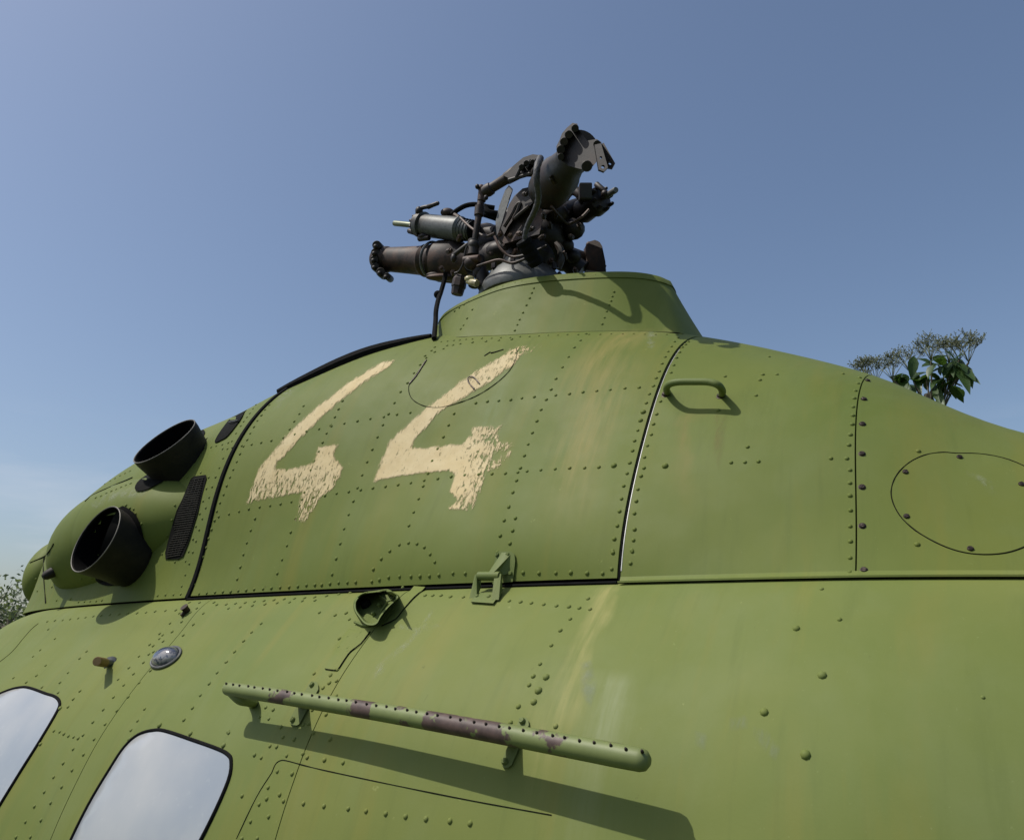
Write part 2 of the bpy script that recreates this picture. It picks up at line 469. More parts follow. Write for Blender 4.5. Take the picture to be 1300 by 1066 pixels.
def bvh_of(*bms):
    vs_, fs = [], []
    for b in bms:
        b.verts.ensure_lookup_table(); b.verts.index_update(); k = len(vs_)
        vs_ += [v.co.copy() for v in b.verts]; fs += [[v.index+k for v in f.verts] for f in b.faces]; b.free()
    return BVHTree.FromPolygons(vs_, fs)
b1 = bmesh.new(); grid(b1, [[upper(x, t) for t in np.linspace(0, 180, 121)] for x in np.linspace(-2.3, 3.23, 260)])
b2 = bmesh.new(); grid(b2, [[lower(x, i) for i in range(NL)] for x in np.linspace(-2.3, 4.6, 200)])
HULL = bvh_of(b1, b2)
def hit(px, py, tree=None):
    d = ray(px, py).normalized(); loc, nor, _, dist = (tree or HULL).ray_cast(EYE, d)
    if loc is None: return None
    if nor.dot(d) > 0: nor = -nor
    return loc, nor, d, dist
def on(px, py, h=0.0, tree=None):
    """point seen at this place of the photograph, h metres above the skin"""
    r = hit(px, py, tree); k = 0
    while r is None and k < 60: k += 1; r = hit(px, py+k, tree)
    if r is None: raise ValueError('no skin at %s,%s' % (px, py))
    loc, nor, d, dist = r
    return loc - d*(h/max(.15, abs(nor.dot(d))))
def at_y(px, py, y):
    d = ray(px, py); return EYE+d*(y/d.y)

# ------------------------------------------------------------------ ground
def ground_mat():
    m, n, l, p = new_mat('meadow_grass')
    c = mix(n, l, rng(n, l, tex(n, l, .35, 8, .6), .35, .65), (.045, .07, .02), (.085, .10, .035))
    c = mix(n, l, rng(n, l, tex(n, l, 22, 5, .7), .3, .7), c, (.03, .05, .015), 'MIX')
    l.new(c, p.inputs['Base Color']); p.inputs['Roughness'].default_value = .95
    bp = n.new('ShaderNodeBump'); bp.inputs['Distance'].default_value = .05; bp.inputs['Strength'].default_value = .6
    l.new(tex(n, l, 30, 5, .7), bp.inputs['Height']); l.new(bp.outputs[0], p.inputs['Normal'])
    return m
bm = bmesh.new()
NG = 60
GV = []
for i in range(NG+1):
    row = []
    for j in range(NG+1):
        a, b = (i/NG*2-1), (j/NG*2-1)
        x, y = math.copysign(abs(a)**3*900, a), math.copysign(abs(b)**3*900, b)
        row.append(Vector((x, y, .05*mnoise.noise(Vector((x*.2, y*.2, 0)))*min(1, (abs(x)+abs(y))*.1))))
    GV.append(row)
grid(bm, GV)
g = part('ground', bm, ground_mat()); g['kind'] = 'structure'

# ------------------------------------------------------------------ helicopter
HELI = thing('helicopter', 'weathered olive green helicopter with a faded yellow 44 painted on its engine cowling', 'helicopter', (1.0, 1.9, 0))

# dark structure under the skin (seen only through the gaps between panels)
bm = bmesh.new()
grid(bm, [[upper(x, t, -.014) for t in np.linspace(0, 180, 61)] for x in np.linspace(-2.2, 3.18, 90)])
grid(bm, [[lower(x, i, -.012, s) for i in range(2, NL)][::s] for s in (1,) for x in np.linspace(-2.2, 4.3, 90)])
grid(bm, [[lower(x, i, -.012, -1) for i in range(2, NL)] for x in np.linspace(-2.2, 4.3, 90)])
part('airframe', bm, M['dark'], HELI)

XL, XM, XR_ = 1.8604, .6348, .2495
P_ENGINE = part('cowling_panel', upatch(XM+.0035, XL-.007, .95, 88, 76, 60), M['paint'], HELI, label='engine cowling panel carrying the faded yellow number 44')
P_FAR = part('cowling_panel', upatch(XM+.0035, XL-.007, 91, 178.8, 40, 40), M['paint'], HELI, label='far side engine cowling panel')
P_REAR = part('cowling_panel', upatch(XR_+.0012, XM-.0035, .9, 179, 30, 100), M['paint'], HELI, label='rear cowling panel with the grab handle')
P_TAIL = part('cowling_panel', upatch(-1.6, XR_-.0012, .9, 179, 60, 100), M['paint'], HELI, label='aft cowling panel with the round inspection hatch')
P_FRONT = part('cowling_panel', upatch(XL+.007, 3.234, .6, 179.4, 90, 110), M['paint'], HELI, label='front engine fairing with the exhausts')
P_NAC = part('engine_nacelle', nacelle_bm(), M['paint'], HELI, angle=60)
XLA, XLB = 1.772, 1.06
# fuselage skins, butted with hairline gaps
dA = hit(262.7, 764.7)[0].x; dB = hit(480, 792)[0].x
P_L1 = part('fuselage_skin', lpatch(-1.6, dB-.0011, 90, 0, .004), M['paint_low'], HELI)
P_L2 = part('fuselage_skin', lpatch(dB+.0011, dA-.0011, 40, 0, .004), M['paint_low'], HELI)
P_L3 = part('fuselage_skin', lpatch(dA+.0011, 4.4, 70, 0, .004), M['paint_low'], HELI)
part('fuselage_skin', lpatch(-1.6, 4.4, 100, 0, .004, side=-1), M['paint_low'], HELI)
# tail boom and nose closing, outside the frame but real
bm = bmesh.new()
lathe(bm, (-1.55, YC, 2.02), (-7.0, YC, 2.35), [(0, .62), (.03, .60), (.1, .46), (.3, .30), (1, .13)], 40)
part('tail_boom', bm, M['paint_low'], HELI)
bm = bmesh.new()
ball(bm, (4.35, YC, 1.35), 1, 40, Matrix.Diagonal((.85, .78, .72)))
part('nose', bm, M['paint_low'], HELI)
for (x, y) in ((4.3, YC), (.9, YC-.9), (.9, YC+.9)):
    bm = bmesh.new(); tube(bm, [(x, y, .30), (x, (y-YC)*.5+YC, 1.05)], .035, 12); LG = part('landing_leg', bm, M['paint_low'], HELI)
    bm = bmesh.new(); lathe(bm, (x, y-.08, .25), (x, y+.08, .25), [(0, .12), (.05, .22), (.3, .25), (.7, .25), (.95, .22), (1, .12)], 28)
    part('wheel', bm, M['rubber'], LG)

# --------------------------------------------------------- skin-following pieces
def inside(p, poly):
    x, y = p; c = False; n = len(poly)
    for i in range(n):
        x1, y1 = poly[i]; x2, y2 = poly[(i+1) % n]
        if (y1 > y) != (y2 > y) and x < (x2-x1)*(y-y1)/(y2-y1)+x1: c = not c
    return c
def sdist(p, poly):
    P = np.array(poly, float); A = P; B = np.roll(P, -1, 0); d = B-A; q = np.array(p)-A
    t = np.clip((q*d).sum(1)/np.maximum((d*d).sum(1), 1e-9), 0, 1)
    m = float(np.min(np.hypot(*(q-d*t[:, None]).T)))
    return m if inside(p, poly) else -m
def round_poly(poly, per=5):
    n = len(poly); out = []
    for i in range(n):
        a, b, c, d = [Vector((*poly[(i+k) % n], 0)) for k in (-1, 0, 1, 2)]
        for k in range(per):
            t = k/per; v = .5*((2*b)+(c-a)*t+(2*a-5*b+4*c-d)*t*t+(3*b-a-3*c+d)*t**3); out.append((v.x, v.y))
    return out
def plate(bm, poly, h, thick, step=9, tree=None, hin=None):
    """raised sheet following the skin; poly is its outline as seen in the photograph"""
    pts = [Vector(p) for p in poly]; n = len(pts); ed = [(i, (i+1) % n) for i in range(n)]
    x0, x1 = min(p[0] for p in poly), max(p[0] for p in poly); y0, y1 = min(p[1] for p in poly), max(p[1] for p in poly)
    x = x0+step*.5
    while x < x1:
        y = y0+step*.5
        while y < y1:
            if inside((x, y), poly) and sdist((x, y), poly) > step*.35: pts.append(Vector((x, y)))
            y += step
        x += step
    vs2, e2, f2, _, _, _ = delaunay_2d_cdt(pts, ed, [], 1, 1e-5)
    V = [bm.verts.new(on(v.x, v.y, (h if hin is None else hin) if sdist((v.x, v.y), poly) > .5 else h, tree)) for v in vs2]
    cnt = {}
    for f in f2:
        try: bm.faces.new([V[i] for i in f])
        except ValueError: continue
        for a in range(len(f)):
            k = (f[a], f[(a+1) % len(f)]); cnt[frozenset(k)] = cnt.get(frozenset(k), 0)+1
    W = {}
    def low(i):
        if i not in W: W[i] = bm.verts.new(on(vs2[i].x, vs2[i].y, h-thick, tree))
        return W[i]
    for k, c in cnt.items():
        if c == 1:
            a, b = tuple(k)
            try: bm.faces.new((V[a], V[b], low(b), low(a)))
            except ValueError: pass
def line(bm, pts, r, h=0.0, per=8, tree=None, seg=6, smooth=True):
    P = spline([Vector((*p, 0)) for p in pts], per) if smooth else [Vector((*p, 0)) for p in pts]
    f0 = random.random()*50; tube(bm, [on(p.x, p.y, h, tree) for p in P], [r*(1+.55*mnoise.noise(Vector((f0+k*.45, 0, 0)))) for k in range(len(P))], seg)
def dome(bm, px, py, r, hgt=None, tree=None, seg=8):
    q = hit(px, py, tree)
    if q is None: return
    loc, nor, d, dist = q; hgt = hgt or r*.72; u, w = frame(nor); rings = []
    for k, (rr, hh) in enumerate(((1.0, -.1), (.93, .35), (.62, .82))):
        rings.append([bm.verts.new(loc+(u*math.cos(a)+w*math.sin(a))*r*rr+nor*hgt*hh) for a in [2*math.pi*i/seg for i in range(seg)]])
    for i in range(2):
        for k in range(seg): bm.faces.new((rings[i][k], rings[i][(k+1) % seg], rings[i+1][(k+1) % seg], rings[i+1][k]))
    t = bm.verts.new(loc+nor*hgt)
    for k in range(seg): bm.faces.new((rings[2][k], rings[2][(k+1) % seg], t))
def rivets(name, pts, r, parent, mat, tree=None, hgt=None):
    bm = bmesh.new()
    for p in pts:
        rr = (p[2] if len(p) > 2 else 1)*1.15*r*random.uniform(.9, 1.1)
        dome(bm, p[0]+random.uniform(-.35, .35), p[1]+random.uniform(-.35, .35), rr, hgt, tree)
    o = part(name, bm, mat, parent, angle=0); o['kind'] = 'stuff'; return o
def row(poly, n, skip=()):
    """n points evenly spaced in real distance along the skin between the first and last"""
    P3 = [on(*p) for p in poly]; L = [0]
    for a, b in zip(P3, P3[1:]): L.append(L[-1]+(b-a).length)
    out = []
    for k in range(n):
        s = L[-1]*k/(n-1); out.append((float(np.interp(s, L, [p[0] for p in poly])), float(np.interp(s, L, [p[1] for p in poly]))))
    return [q for i, q in enumerate(out) if i not in skip]
def zz(ox, oy, sc, pts): return [(ox+a/sc, oy+b/sc) for a, b in pts]

# ------------------------------------------------ rivets on the engine panel
Z7 = lambda *p: zz(460, 420, 3.947, p)
Z8 = lambda *p: zz(400, 640, 3.553, p)
Z4 = lambda *p: zz(760, 400, 3.553, p)
Z6 = lambda *p: zz(240, 430, 3.947, p)
ev = []
ev += row([(278,655.5),(321,645),(372,636.5),(420,627.6),(474,619.5),(526,612),(579,604),(625,601.4)], 24)
ev += Z7((716,713),(780,708),(826,704),(896,696),(967,692),(1040,687),(1113,685),(1186,683),(1258,675))
ev += row([(283,570),(339,560.5),(389.5,548),(436,538),(479,530),(521,524)], 17)
ev += Z7((570,363),(627,355),(685,350),(743,345),(800,338),(862,330),(970,322),(1037,315),(1105,308),(1175,302),(1243,296)) + [(793,493),(811,491.7),(830,490)]
ev += row([(628,722),(636,673),(650,629),(667.7,572),(685.5,524),(706,481)], 16)[1:] + row([(706,481),(716,463),(730,440),(744,424)], 6)[1:]
ev += row([(519.6,667),(529.7,638),(550,583),(565.6,548),(576.5,525)], 10)
ev += row([(421.4,728.7),(434,681),(447.8,638),(456.6,610),(470.6,574),(486,540),(508,498.5),(530,468),(548,445)], 20)
ev += row([(352,728),(365,689.7),(373.5,662),(387,625)], 7) + row([(395,597),(413.5,553),(435,509)], 9)
ev += row([(301,735),(311,697),(323.6,658)], 6) + row([(368,545),(385.7,515)], 4)
ev += Z8((422,175),(460,178),(493,195),(520,225),(541,260),(380,182),(337,210),(299,246),(264,292))
ev += Z8((905,62),(891,118),(880,176),(873,12))
ev += Z8((30,362),(67,358),(107,354),(145,352),(183,350),(257,347),(290,340),(333,328),(382,326),(433,324),(473,324),(515,322),(558,320),(622,310),(677,313),(740,311),(938,308),(1010,310),(1085,310),(1152,308),(1227,310))
ev += zz(700, 680, 3.553, [(87,167),(162,168),(231,168),(271,149),(277,76),(284,15)])
ev += row([(253,753.5),(320,748.5),(400,742)], 15)
ev += row([(247,742),(262,695),(276,648),(294,601),(311,563),(328,532),(342,514)], 24)
ev += Z4((388,72),(372,88),(358,103),(342,122),(328,142),(314,165),(300,190),(287,220),(272,254),(259,285),(245,320),(230,356),(215,397),(188,474),(177,520),(163,566),(153,612),(141,665),(129,713),(112,770),(104,828),(93,885),(85,948),(70,1010),(62,1062))
ev += [(200/3.553+760, 436/3.553+400, 1.5), (190/3.553+760, 474/3.553+400, 1.4), (70/3.553+760, 678/3.553+400, 1.5)]
ev += row([(552,441),(600,435),(650,431)], 7) + row([(540,452),(575,438)], 4)
rivets('rivets', ev, .0036, P_ENGINE, M['paint'])
# ------------------------------------------------ rear, aft and front panels
rv = Z4((405,120),(392,133),(378,147),(364,168),(352,194),(338,225),(327,260),(278,390),(261,446),(247,492),(238,538),(221,588),(208,642),(205,688),(190,726),(178,785),(170,839),(161,893),(161,965),(156,1015),(150,1060))
rv += zz(700, 680, 3.553, [(371,20),(364,70),(357,122)])
rv += Z4((1178,282),(1168,310),(1157,341),(1153,376),(1148,413),(1145,453),(1143,493),(1134,540),(1128,586),(1120,647),(1133,698),(1134,757),(1134,814),(1135,880),(1135,952),(1135,1021))
rv += [(1086.5-7.5, y) for y in (708, 726)]
rv += Z4((1047,646),(671,593),(598,664),(661,662),(720,660),(740,270),(804,268),(728,293),(570,278),(710,362),(768,188),(791,156),(538,430),(1100,266)) + [(300/3.553+760, 679/3.553+400, 1.5)]
rivets('rivets', rv, .0036, P_REAR, M['paint'])
Zh = lambda *p: zz(1040, 540, 4.44, p)
rivets('rivets', Zh((557,146),(551,669)) + [(1090+2, 470)], .004, P_TAIL, M['paint'])
def screw(bm, px, py, r, tree=None, h=None):
    q = hit(px, py, tree)
    if q is None: return
    loc, nor, d, dist = q; h = h or r*.6; u, w = frame(nor)
    lathe(bm, loc-nor*.001, loc+nor*h, [(0, r*1.25), (.25, r*1.2), (.3, r), (.8, r*.92), (1, r*.7)], 12)
    a = random.uniform(0, 3.1); s = u*math.cos(a)+w*math.sin(a); t = nor.cross(s)
    box(bm, loc+nor*h, s*r*.75, t*r*.14, nor*r*.12)
for p in Z4((1213,296),(1197,379),(1190,491),(1188,625),(1188,775),(1189,950)) + Zh((252,814)):
    bm = bmesh.new(); screw(bm, p[0], p[1], .0050); part('screw', bm, M['screw'], P_TAIL, smooth=False)
# round inspection hatch
hp = Zh((770,155),(700,150),(620,159),(550,183),(490,220),(440,273),(412,330),(405,390),(425,457),(470,527),(540,590),(620,640),(720,687),(820,716),(930,727),(1050,718),(1155,685),(1250,630),(1310,550),(1330,460),(1310,370),(1250,290),(1150,225),(1030,180),(900,158))
hpr = round_poly(hp, 3)
bm = bmesh.new(); line(bm, hpr+[hpr[0]], .0008, .0003, 1, smooth=False); part('hatch_seam', bm, M['dark'], P_TAIL)
cxh, cyh = sum(p[0] for p in hpr)/len(hpr), sum(p[1] for p in hpr)/len(hpr)
bm = bmesh.new(); plate(bm, [(cxh+(a-cxh)*.985, cyh+(b-cyh)*.985) for a, b in hpr], .0014, .002, 12)
P_HATCH = part('inspection_hatch', bm, M['paint'], HELI)
for p in Zh((485,265),(790,182),(492,515),(852,698),(1140,335)):
    bm = bmesh.new(); screw(bm, p[0], p[1], .0047, h=.004); part('screw', bm, M['screw'], P_HATCH, smooth=False)
# flange where the rear cowlings sit on the shelf, with its screws
bm = bmesh.new()
P = []
for x in np.linspace(-1.5, XM-.004, 120):
    a = upper(x, 1.1, .0012); b = upper(x, .4, .004); c = Vector((x, YC-foot(x)-.011, z0f(x)+.0045)); d = c+Vector((0, 0, -.003)); P.append([a, b, c, d])
grid(bm, P)
P_FL = part('seam_flange', bm, M['paint_low'], HELI, angle=60)
flv = bmesh.new(); grid(flv, P); flv.faces.ensure_lookup_table(); FLT = bvh_of(flv)
for px in (796, 844, 895, 948, 1003, 1061, 1106, 1212, 1288):
    bm = bmesh.new(); screw(bm, px, seam_py(px)-1.8, .0042, FLT, .002)
    if len(bm.verts): part('screw', bm, M['screw'], P_FL, smooth=False)
# dark rubber in the gap along the foot of the hinged panels
bm = bmesh.new()
tube(bm, [Vector((x, YC-foot(x)-.001, z0f(x)+.0025)) for x in np.linspace(XM+.002, XL, 60)], .0032, 6)
part('gap_seal', bm, M['rubber'], HELI)
# rubber seal beads
bm = bmesh.new(); tube(bm, [upper(XL, t, -.001) for t in np.linspace(.3, 88, 70)], .0085, 8); part('door_seal', bm, M['rubber'], HELI)
bm = bmesh.new(); tube(bm, [upper(XM, t, -.005) for t in np.linspace(.5, 89, 70)], .0036, 6); part('door_seal', bm, M['rubber'], HELI)
# bare metal edge of the rear cowling, catching light along the gap
bm = bmesh.new(); tube(bm, [upper(XM-.0042, t, -.0002) for t in np.linspace(2, 62, 60)], [.0012-.0006*i/59 for i in range(60)], 5); part('bare_edge', bm, simple('bare_aluminium', (.5, .5, .46), .5, .1), P_REAR)
def silhouette(px):
    lo, hi = 300, 730
    while hi-lo > .1:
        m = (lo+hi)/2
        if hit(px, m) is None: lo = m
        else: hi = m
    return hi
for q in ((356, 494), (400, 473), (450, 455), (500, 437), (540, 430), (600, 425), (880, 419), (950, 436), (1035, 458), (1100, 471), (1200, 512), (1250, 530), (1299, 548), (320, 511), (290, 527), (169, 581), (126, 612), (79, 669), (50, 686)):
    print('sil', q, round(silhouette(q[0]), 1))

# ------------------------------------------------------------------ mast collar
def resample(pts, n):
    L = [0]
    for a, b in zip(pts, pts[1:]): L.append(L[-1]+(b-a).length)
    out = []
    for k in range(n):
        s = L[-1]*k/(n-1); i = min(max(int(np.searchsorted(L, s))-1, 0), len(pts)-2)
        out.append(pts[i].lerp(pts[i+1], (s-L[i])/max(L[i+1]-L[i], 1e-9)))
    return out
tpx = [(563, 399.5, 1.69), (580, 386.5, 1.695), (600, 376, 1.70), (620, 367, 1.70), (640, 359.5, 1.71), (665, 353.5, 1.72), (700, 348.5, 1.74), (730, 346, 1.755), (760, 344.5, 1.77), (790, 344, 1.79), (815, 345.5, 1.82), (835, 349.5, 1.855), (846, 354, 1.89)]
bpx = [(551, 430), (563, 429), (580, 428), (598, 427), (617, 426.3), (641, 425.5), (675, 423.5), (706, 422), (738, 421), (770, 420.5), (802, 420.5), (842, 421.5), (872, 424)]
top = [at_y(*q) for q in tpx]
base = [on(q[0], q[1]+1, -.002) for q in bpx]
base[0] = at_y(551, 430, 1.69); base[1] = at_y(563, 429.5, 1.66)
base[-1] = base[-1]+Vector((.012, 0, .004))
base = [Vector((base[0].x+.12, YC, base[0].z+.03)), Vector((base[0].x+.085, (base[0].y+YC)/2-.05, base[0].z+.015))] + base + [Vector((XM+.04, YC, upper(XM+.04, 90).z))]
top = [Vector((top[0].x+.08, YC, top[0].z-.01)), Vector((top[0].x+.05, (top[0].y+YC)/2-.05, top[0].z-.005))] + top + [Vector((top[-1].x-.003, YC, top[-1].z))]
print('collar base', [tuple(round(c, 2) for c in p) for p in base])
Bn, Tn = spline(base, 5), spline(top, 5)
def ring(P): return P + [Vector((p.x, 2*YC-p.y, p.z)) for p in P[-2:0:-1]]
Br, Tr = ring(Bn), ring(Tn)
def collar_pt(k, s):
    a, b = Br[k], Tr[k]; m = a.lerp(b, s); c = Vector((1.05, YC, m.z))
    o = (Vector((m.x, m.y, m.z))-c); o.z = 0
    return m - o.normalized()*.004*math.sin(math.pi*s)*(1 if s < 1 else 0)
SS = [0, .04, .12, .25, .4, .55, .7, .82, .9]
cg = []
for k in list(range(len(Br)))+[0]:
    rowp = [collar_pt(k, s) for s in SS]
    cg.append(rowp)
bm = bmesh.new(); grid(bm, cg); bmesh.ops.remove_doubles(bm, verts=bm.verts, dist=1e-6)
b3 = bmesh.new(); grid(b3, [[collar_pt(k % len(Br), s) for s in SS+[1.0]] for k in range(len(Br)+1)]); COL = bvh_of(b3)
P_COL = part('mast_fairing', bm, M['paint'], HELI, angle=60)
# lip strip, slightly proud, rolled inward at the top
bm = bmesh.new(); lg = []
for k in list(range(len(Br)))+[0]:
    p0, p1 = collar_pt(k, .885), Tr[k]; c = Vector((1.05, YC, p1.z)); o = (p1-c); o.z = 0; o.normalize()
    lg.append([p0+o*.0005, p0+o*.003, p1.lerp(p0, .25)+o*.003, p1+o*.002-Vector((0, 0, .003)), p1-o*.006+Vector((0, 0, .001)), p1-o*.03-Vector((0, 0, .004)), p1-o*.03-Vector((0, 0, .05))])
grid(bm, lg); part('fairing_lip', bm, M['paint'], P_COL, angle=50)
bm = bmesh.new(); tube(bm, [collar_pt(k % len(Br), 0.0)+Vector((0, 0, .001)) for k in range(len(Br)+1)], .0018, 5); part('fairing_seam', bm, M['dark'], P_COL)
Zc = lambda *p: zz(540, 330, 3.553, p)
cv = []
def crow(poly, n):
    out = []
    for k in range(n):
        s = k/(n-1)*(len(poly)-1); i = min(int(s), len(poly)-2); t = s-i
        out.append((poly[i][0]*(1-t)+poly[i+1][0]*t, poly[i][1]*(1-t)+poly[i+1][1]*t))
    return out
cv += crow([(577,395),(597,381),(620,370),(645,361.5),(672,355),(700,351.5),(730,349.5),(768,349)], 24)
cv += crow(Zc((488,127),(467,180),(430,260),(402,318)), 8) + crow(Zc((851,145),(830,203),(797,290)), 7) + crow(Zc((212,225),(178,284),(160,312)), 4)
rivets('rivets', cv, .0032, P_COL, M['paint'], COL)
rivets('rivets', crow([(560,434),(600,430.5),(660,428),(720,425),(790,424),(860,425)], 26), .0028, P_ENGINE, M['paint'])
# black rubber strip along the ridge
bm = bmesh.new(); sp_ = []
for px in np.linspace(352, 546, 36):
    y = silhouette(px); p = on(px, y+1.0); sp_.append(p+Vector((0, .004, .006)))
sp_ += [on(551, 424)+Vector((0, .0, .01)), collar_pt(3, .45)+Vector((0, -.004, 0))] if hit(551, 424) else []
nn = len(sp_)
tube(bm, sp_, [.008+.014*math.sin(math.pi*min(1, i/(nn-1)*.9+.07)) for i in range(nn)], 8)
part('ridge_seal', bm, M['rubber'], HELI)

# ------------------------------------------------------------------ the painted number
def raster_decal(name, outline, mat, parent, h=.0012, step=2.6, tree=None, pad=5, extra=None):
    xs = np.arange(min(p[0] for p in outline)-pad, max(p[0] for p in outline)+pad, step)
    ys = np.arange(min(p[1] for p in outline)-pad, max(p[1] for p in outline)+pad, step)
    SD = {}
    for i, x in enumerate(xs):
        for j, y in enumerate(ys): SD[i, j] = sdist((x, y), outline)
    me_v, val, ex, idx = [], [], [], {}
    faces = []
    def vid(i, j):
        if (i, j) not in idx:
            idx[i, j] = len(me_v); me_v.append(on(xs[i], ys[j], h, tree)); val.append(SD[i, j]); ex.append(extra(xs[i], ys[j]) if extra else 0)
        return idx[i, j]
    for i in range(len(xs)-1):
        for j in range(len(ys)-1):
            if max(SD[i, j], SD[i+1, j], SD[i, j+1], SD[i+1, j+1]) > -pad:
                faces.append((vid(i, j), vid(i, j+1), vid(i+1, j+1), vid(i+1, j)))
    me = bpy.data.meshes.new(name); me.from_pydata([tuple(v) for v in me_v], [], faces)
    a = me.attributes.new('edge', 'FLOAT', 'POINT'); a.data.foreach_set('value', val)
    a = me.attributes.new('wear', 'FLOAT', 'POINT'); a.data.foreach_set('value', ex)
    return part(name, me, mat, parent, angle=0)
def number_mat():
    m, n, l, p = new_mat('faded_yellow_number')
    t = tex(n, l, 26, 6, .65); t2 = tex(n, l, 1.0, 5, .7, (120, 34, 40), .2)
    c = mix(n, l, rng(n, l, t, .3, .7), (.46, .36, .18), (.55, .45, .25))
    c = mix(n, l, rng(n, l, tex(n, l, 6, 5, .6), .45, .75, 0, .5), c, (.50, .36, .13))
    l.new(c, p.inputs['Base Color']); p.inputs['Roughness'].default_value = .75
    e = n.new('ShaderNodeAttribute'); e.attribute_name = 'edge'; w = n.new('ShaderNodeAttribute'); w.attribute_name = 'wear'
    nz_ = rng(n, l, t2, .3, .7, -2.3, 2.1)
    a = n.new('ShaderNodeMath'); a.operation = 'ADD'; l.new(e.outputs['Fac'], a.inputs[0]); l.new(nz_, a.inputs[1])
    a1 = rng(n, l, a.outputs[0], -1.3, 1.3)
    # chipped interior: threshold grows with the wear attribute
    t3 = tex(n, l, 1.0, 7, .75, (130, 60, 44), .4)
    b = n.new('ShaderNodeMath'); b.operation = 'MULTIPLY_ADD'; l.new(w.outputs['Fac'], b.inputs[0]); b.inputs[1].default_value = .24; l.new(t3, b.inputs[2])
    a2 = rng(n, l, b.outputs[0], .70, .63)
    l.new(mul(n, l, a1, a2), p.inputs['Alpha'])
    return m
NUM = number_mat()
four_a = Z6((1030,108),(960,122),(860,183),(810,213),(760,250),(700,300),(620,358),(560,418),(500,473),(440,543),(390,600),(350,650),(320,730),(285,822),(340,808),(450,790),(562,765),(550,840),(532,908),(580,916),(622,850),(662,790),(732,740),(770,640),(735,612),(722,570),(745,530),(650,545),(622,622),(560,640),(490,655),(432,652),(440,615),(500,560),(540,510),(590,465),(660,395),(740,322),(800,275),(860,228),(930,182),(1000,140))
four_b = Z7((910,65),(850,72),(780,75),(740,98),(690,133),(650,158),(600,182),(530,230),(450,290),(370,350),(280,420),(210,490),(140,550),(110,620),(80,690),(58,752),(170,728),(250,716),(330,708),(430,696),(470,716),(450,760),(440,800),(480,850),(425,890),(552,896),(582,820),(606,745),(618,700),(690,683),(722,650),(750,600),(772,550),(692,558),(678,510),(705,475),(620,478),(556,482),(545,520),(500,570),(440,572),(370,580),(290,590),(243,585),(260,540),(310,490),(345,450),(385,405),(430,375),(480,350),(560,300),(640,255),(700,205),(760,165),(795,118),(870,98))
cxa, cxb = 0, 0
wa = lambda x, y: .14+.60*max(0, min(1, (y-560)/90))
wb = lambda x, y: .16+.62*max(0, min(1, (x-578)/50))*(1 if y > 530 else .4)+.3*max(0, (y-608)/35)+.5*max(0, (x-640)/30)
raster_decal('painted_number', four_a, NUM, P_ENGINE, extra=wa)
raster_decal('painted_number', four_b, NUM, P_ENGINE, extra=wb)

# inspection hatch on the engine panel (outline partly open), with its D ring
hb = zz(460, 420, 3.947, [(322,145),(300,175),(265,225),(236,265),(232,300),(245,335),(275,360),(320,378),(380,384),(440,372),(510,350),(570,325),(630,290),(690,245),(735,200),(765,150),(775,110),(770,85)])
bm = bmesh.new(); line(bm, hb, .0008, .0012, 5); part('hatch_seam', bm, M['dark'], P_ENGINE)
bm = bmesh.new(); line(bm, zz(460, 420, 3.947, [(322,145),(300,178),(270,225),(236,265)]), .0022, .001, 4); part('hatch_hinge', bm, M['screw'], P_ENGINE)
bm = bmesh.new(); line(bm, zz(460, 420, 3.947, [(612,126),(640,108),(648,112),(665,108),(708,94)]), .0024, .0, 1, smooth=False); part('drain_slot', bm, M['dark'], P_ENGINE)
bm = bmesh.new(); line(bm, zz(460, 420, 3.947, [(560,290),(535,262),(528,238),(545,228),(562,235),(585,262)]), .0016, .004, 6); part('pull_ring', bm, M['screw'], P_ENGINE)

# ------------------------------------------------------------------ fuselage seams, plates, rivets
lv = []
Zb = lambda *p: zz(400, 640, 3.553, p)
lv += Zb((530,413),(497,411),(567,413),(610,416),(670,420),(737,420),(782,424),(877,437),(928,441),(977,446),(1031,452),(1088,458),(1145,463),(1192,467),(1240,473))
lv += Zb((1150,518),(1107,570),(1065,635),(1015,720),(985,775),(965,815),(918,912),(882,985),(1232,425),(1085,1000))
lv += [(693.5,859.5,1.5),(684,876,1.5),(678,891,1.5)]
lv += [(1011,797.6,1.2),(1044,857,1.4),(970,903.5,1.4),(1022.8,957.8,1.5),(1065.5,786,1),(1248,885,.6),(1043,747.8,.8)]
Z5 = lambda *p: zz(0, 720, 3.806, p)
def off_line(poly, dx, n): return row([(a+dx, b) for a, b in poly], n)
SB = [(525,746),(476,797.6),(440,850),(418,883),(403,910),(387,933),(371,966.5),(345,1010),(318,1064)]
SA = [(262.7,765),(215,815),(172,862),(120,925),(84,976),(55,1020),(30,1062)]
lv += off_line(SB[:3], -14, 6) + off_line(SB[2:], -11, 12) + off_line(SB[3:], 9, 8)
lv += off_line(SA, -9, 20) + off_line(SA, 9, 18) + off_line(SA[:3], -22, 8)
lv += Zb((140,490),(110,605),(150,597),(190,598),(108,646),(148,650),(70,770),(37,825),(20,487),(155,520),(90,500))
lv += row([(60,789),(131,781),(200,776),(250,772)], 18) + row([(275,768),(340,762),(400,758),(445,753)], 14) + row([(290,772),(345,766),(400,762)], 8)
lv += Z5((1262,272),(1217,315),(1178,357),(1133,407),(1093,457),(1050,508),(1012,560),(968,618),(930,678),(890,738),(700,685),(665,740),(632,785),(770,345),(785,328),(740,378),(720,420),(1105,798))
lv += Z5((196,400),(220,473),(178,522),(290,555),(330,508),(127,556),(203,580),(282,606),(292,680),(65,535),(330,675),(355,635),(386,598),(420,405),(385,440),(265,345),(235,300),(160,430),(288,795),(262,790),(310,805),(332,813),(355,820),(378,826))
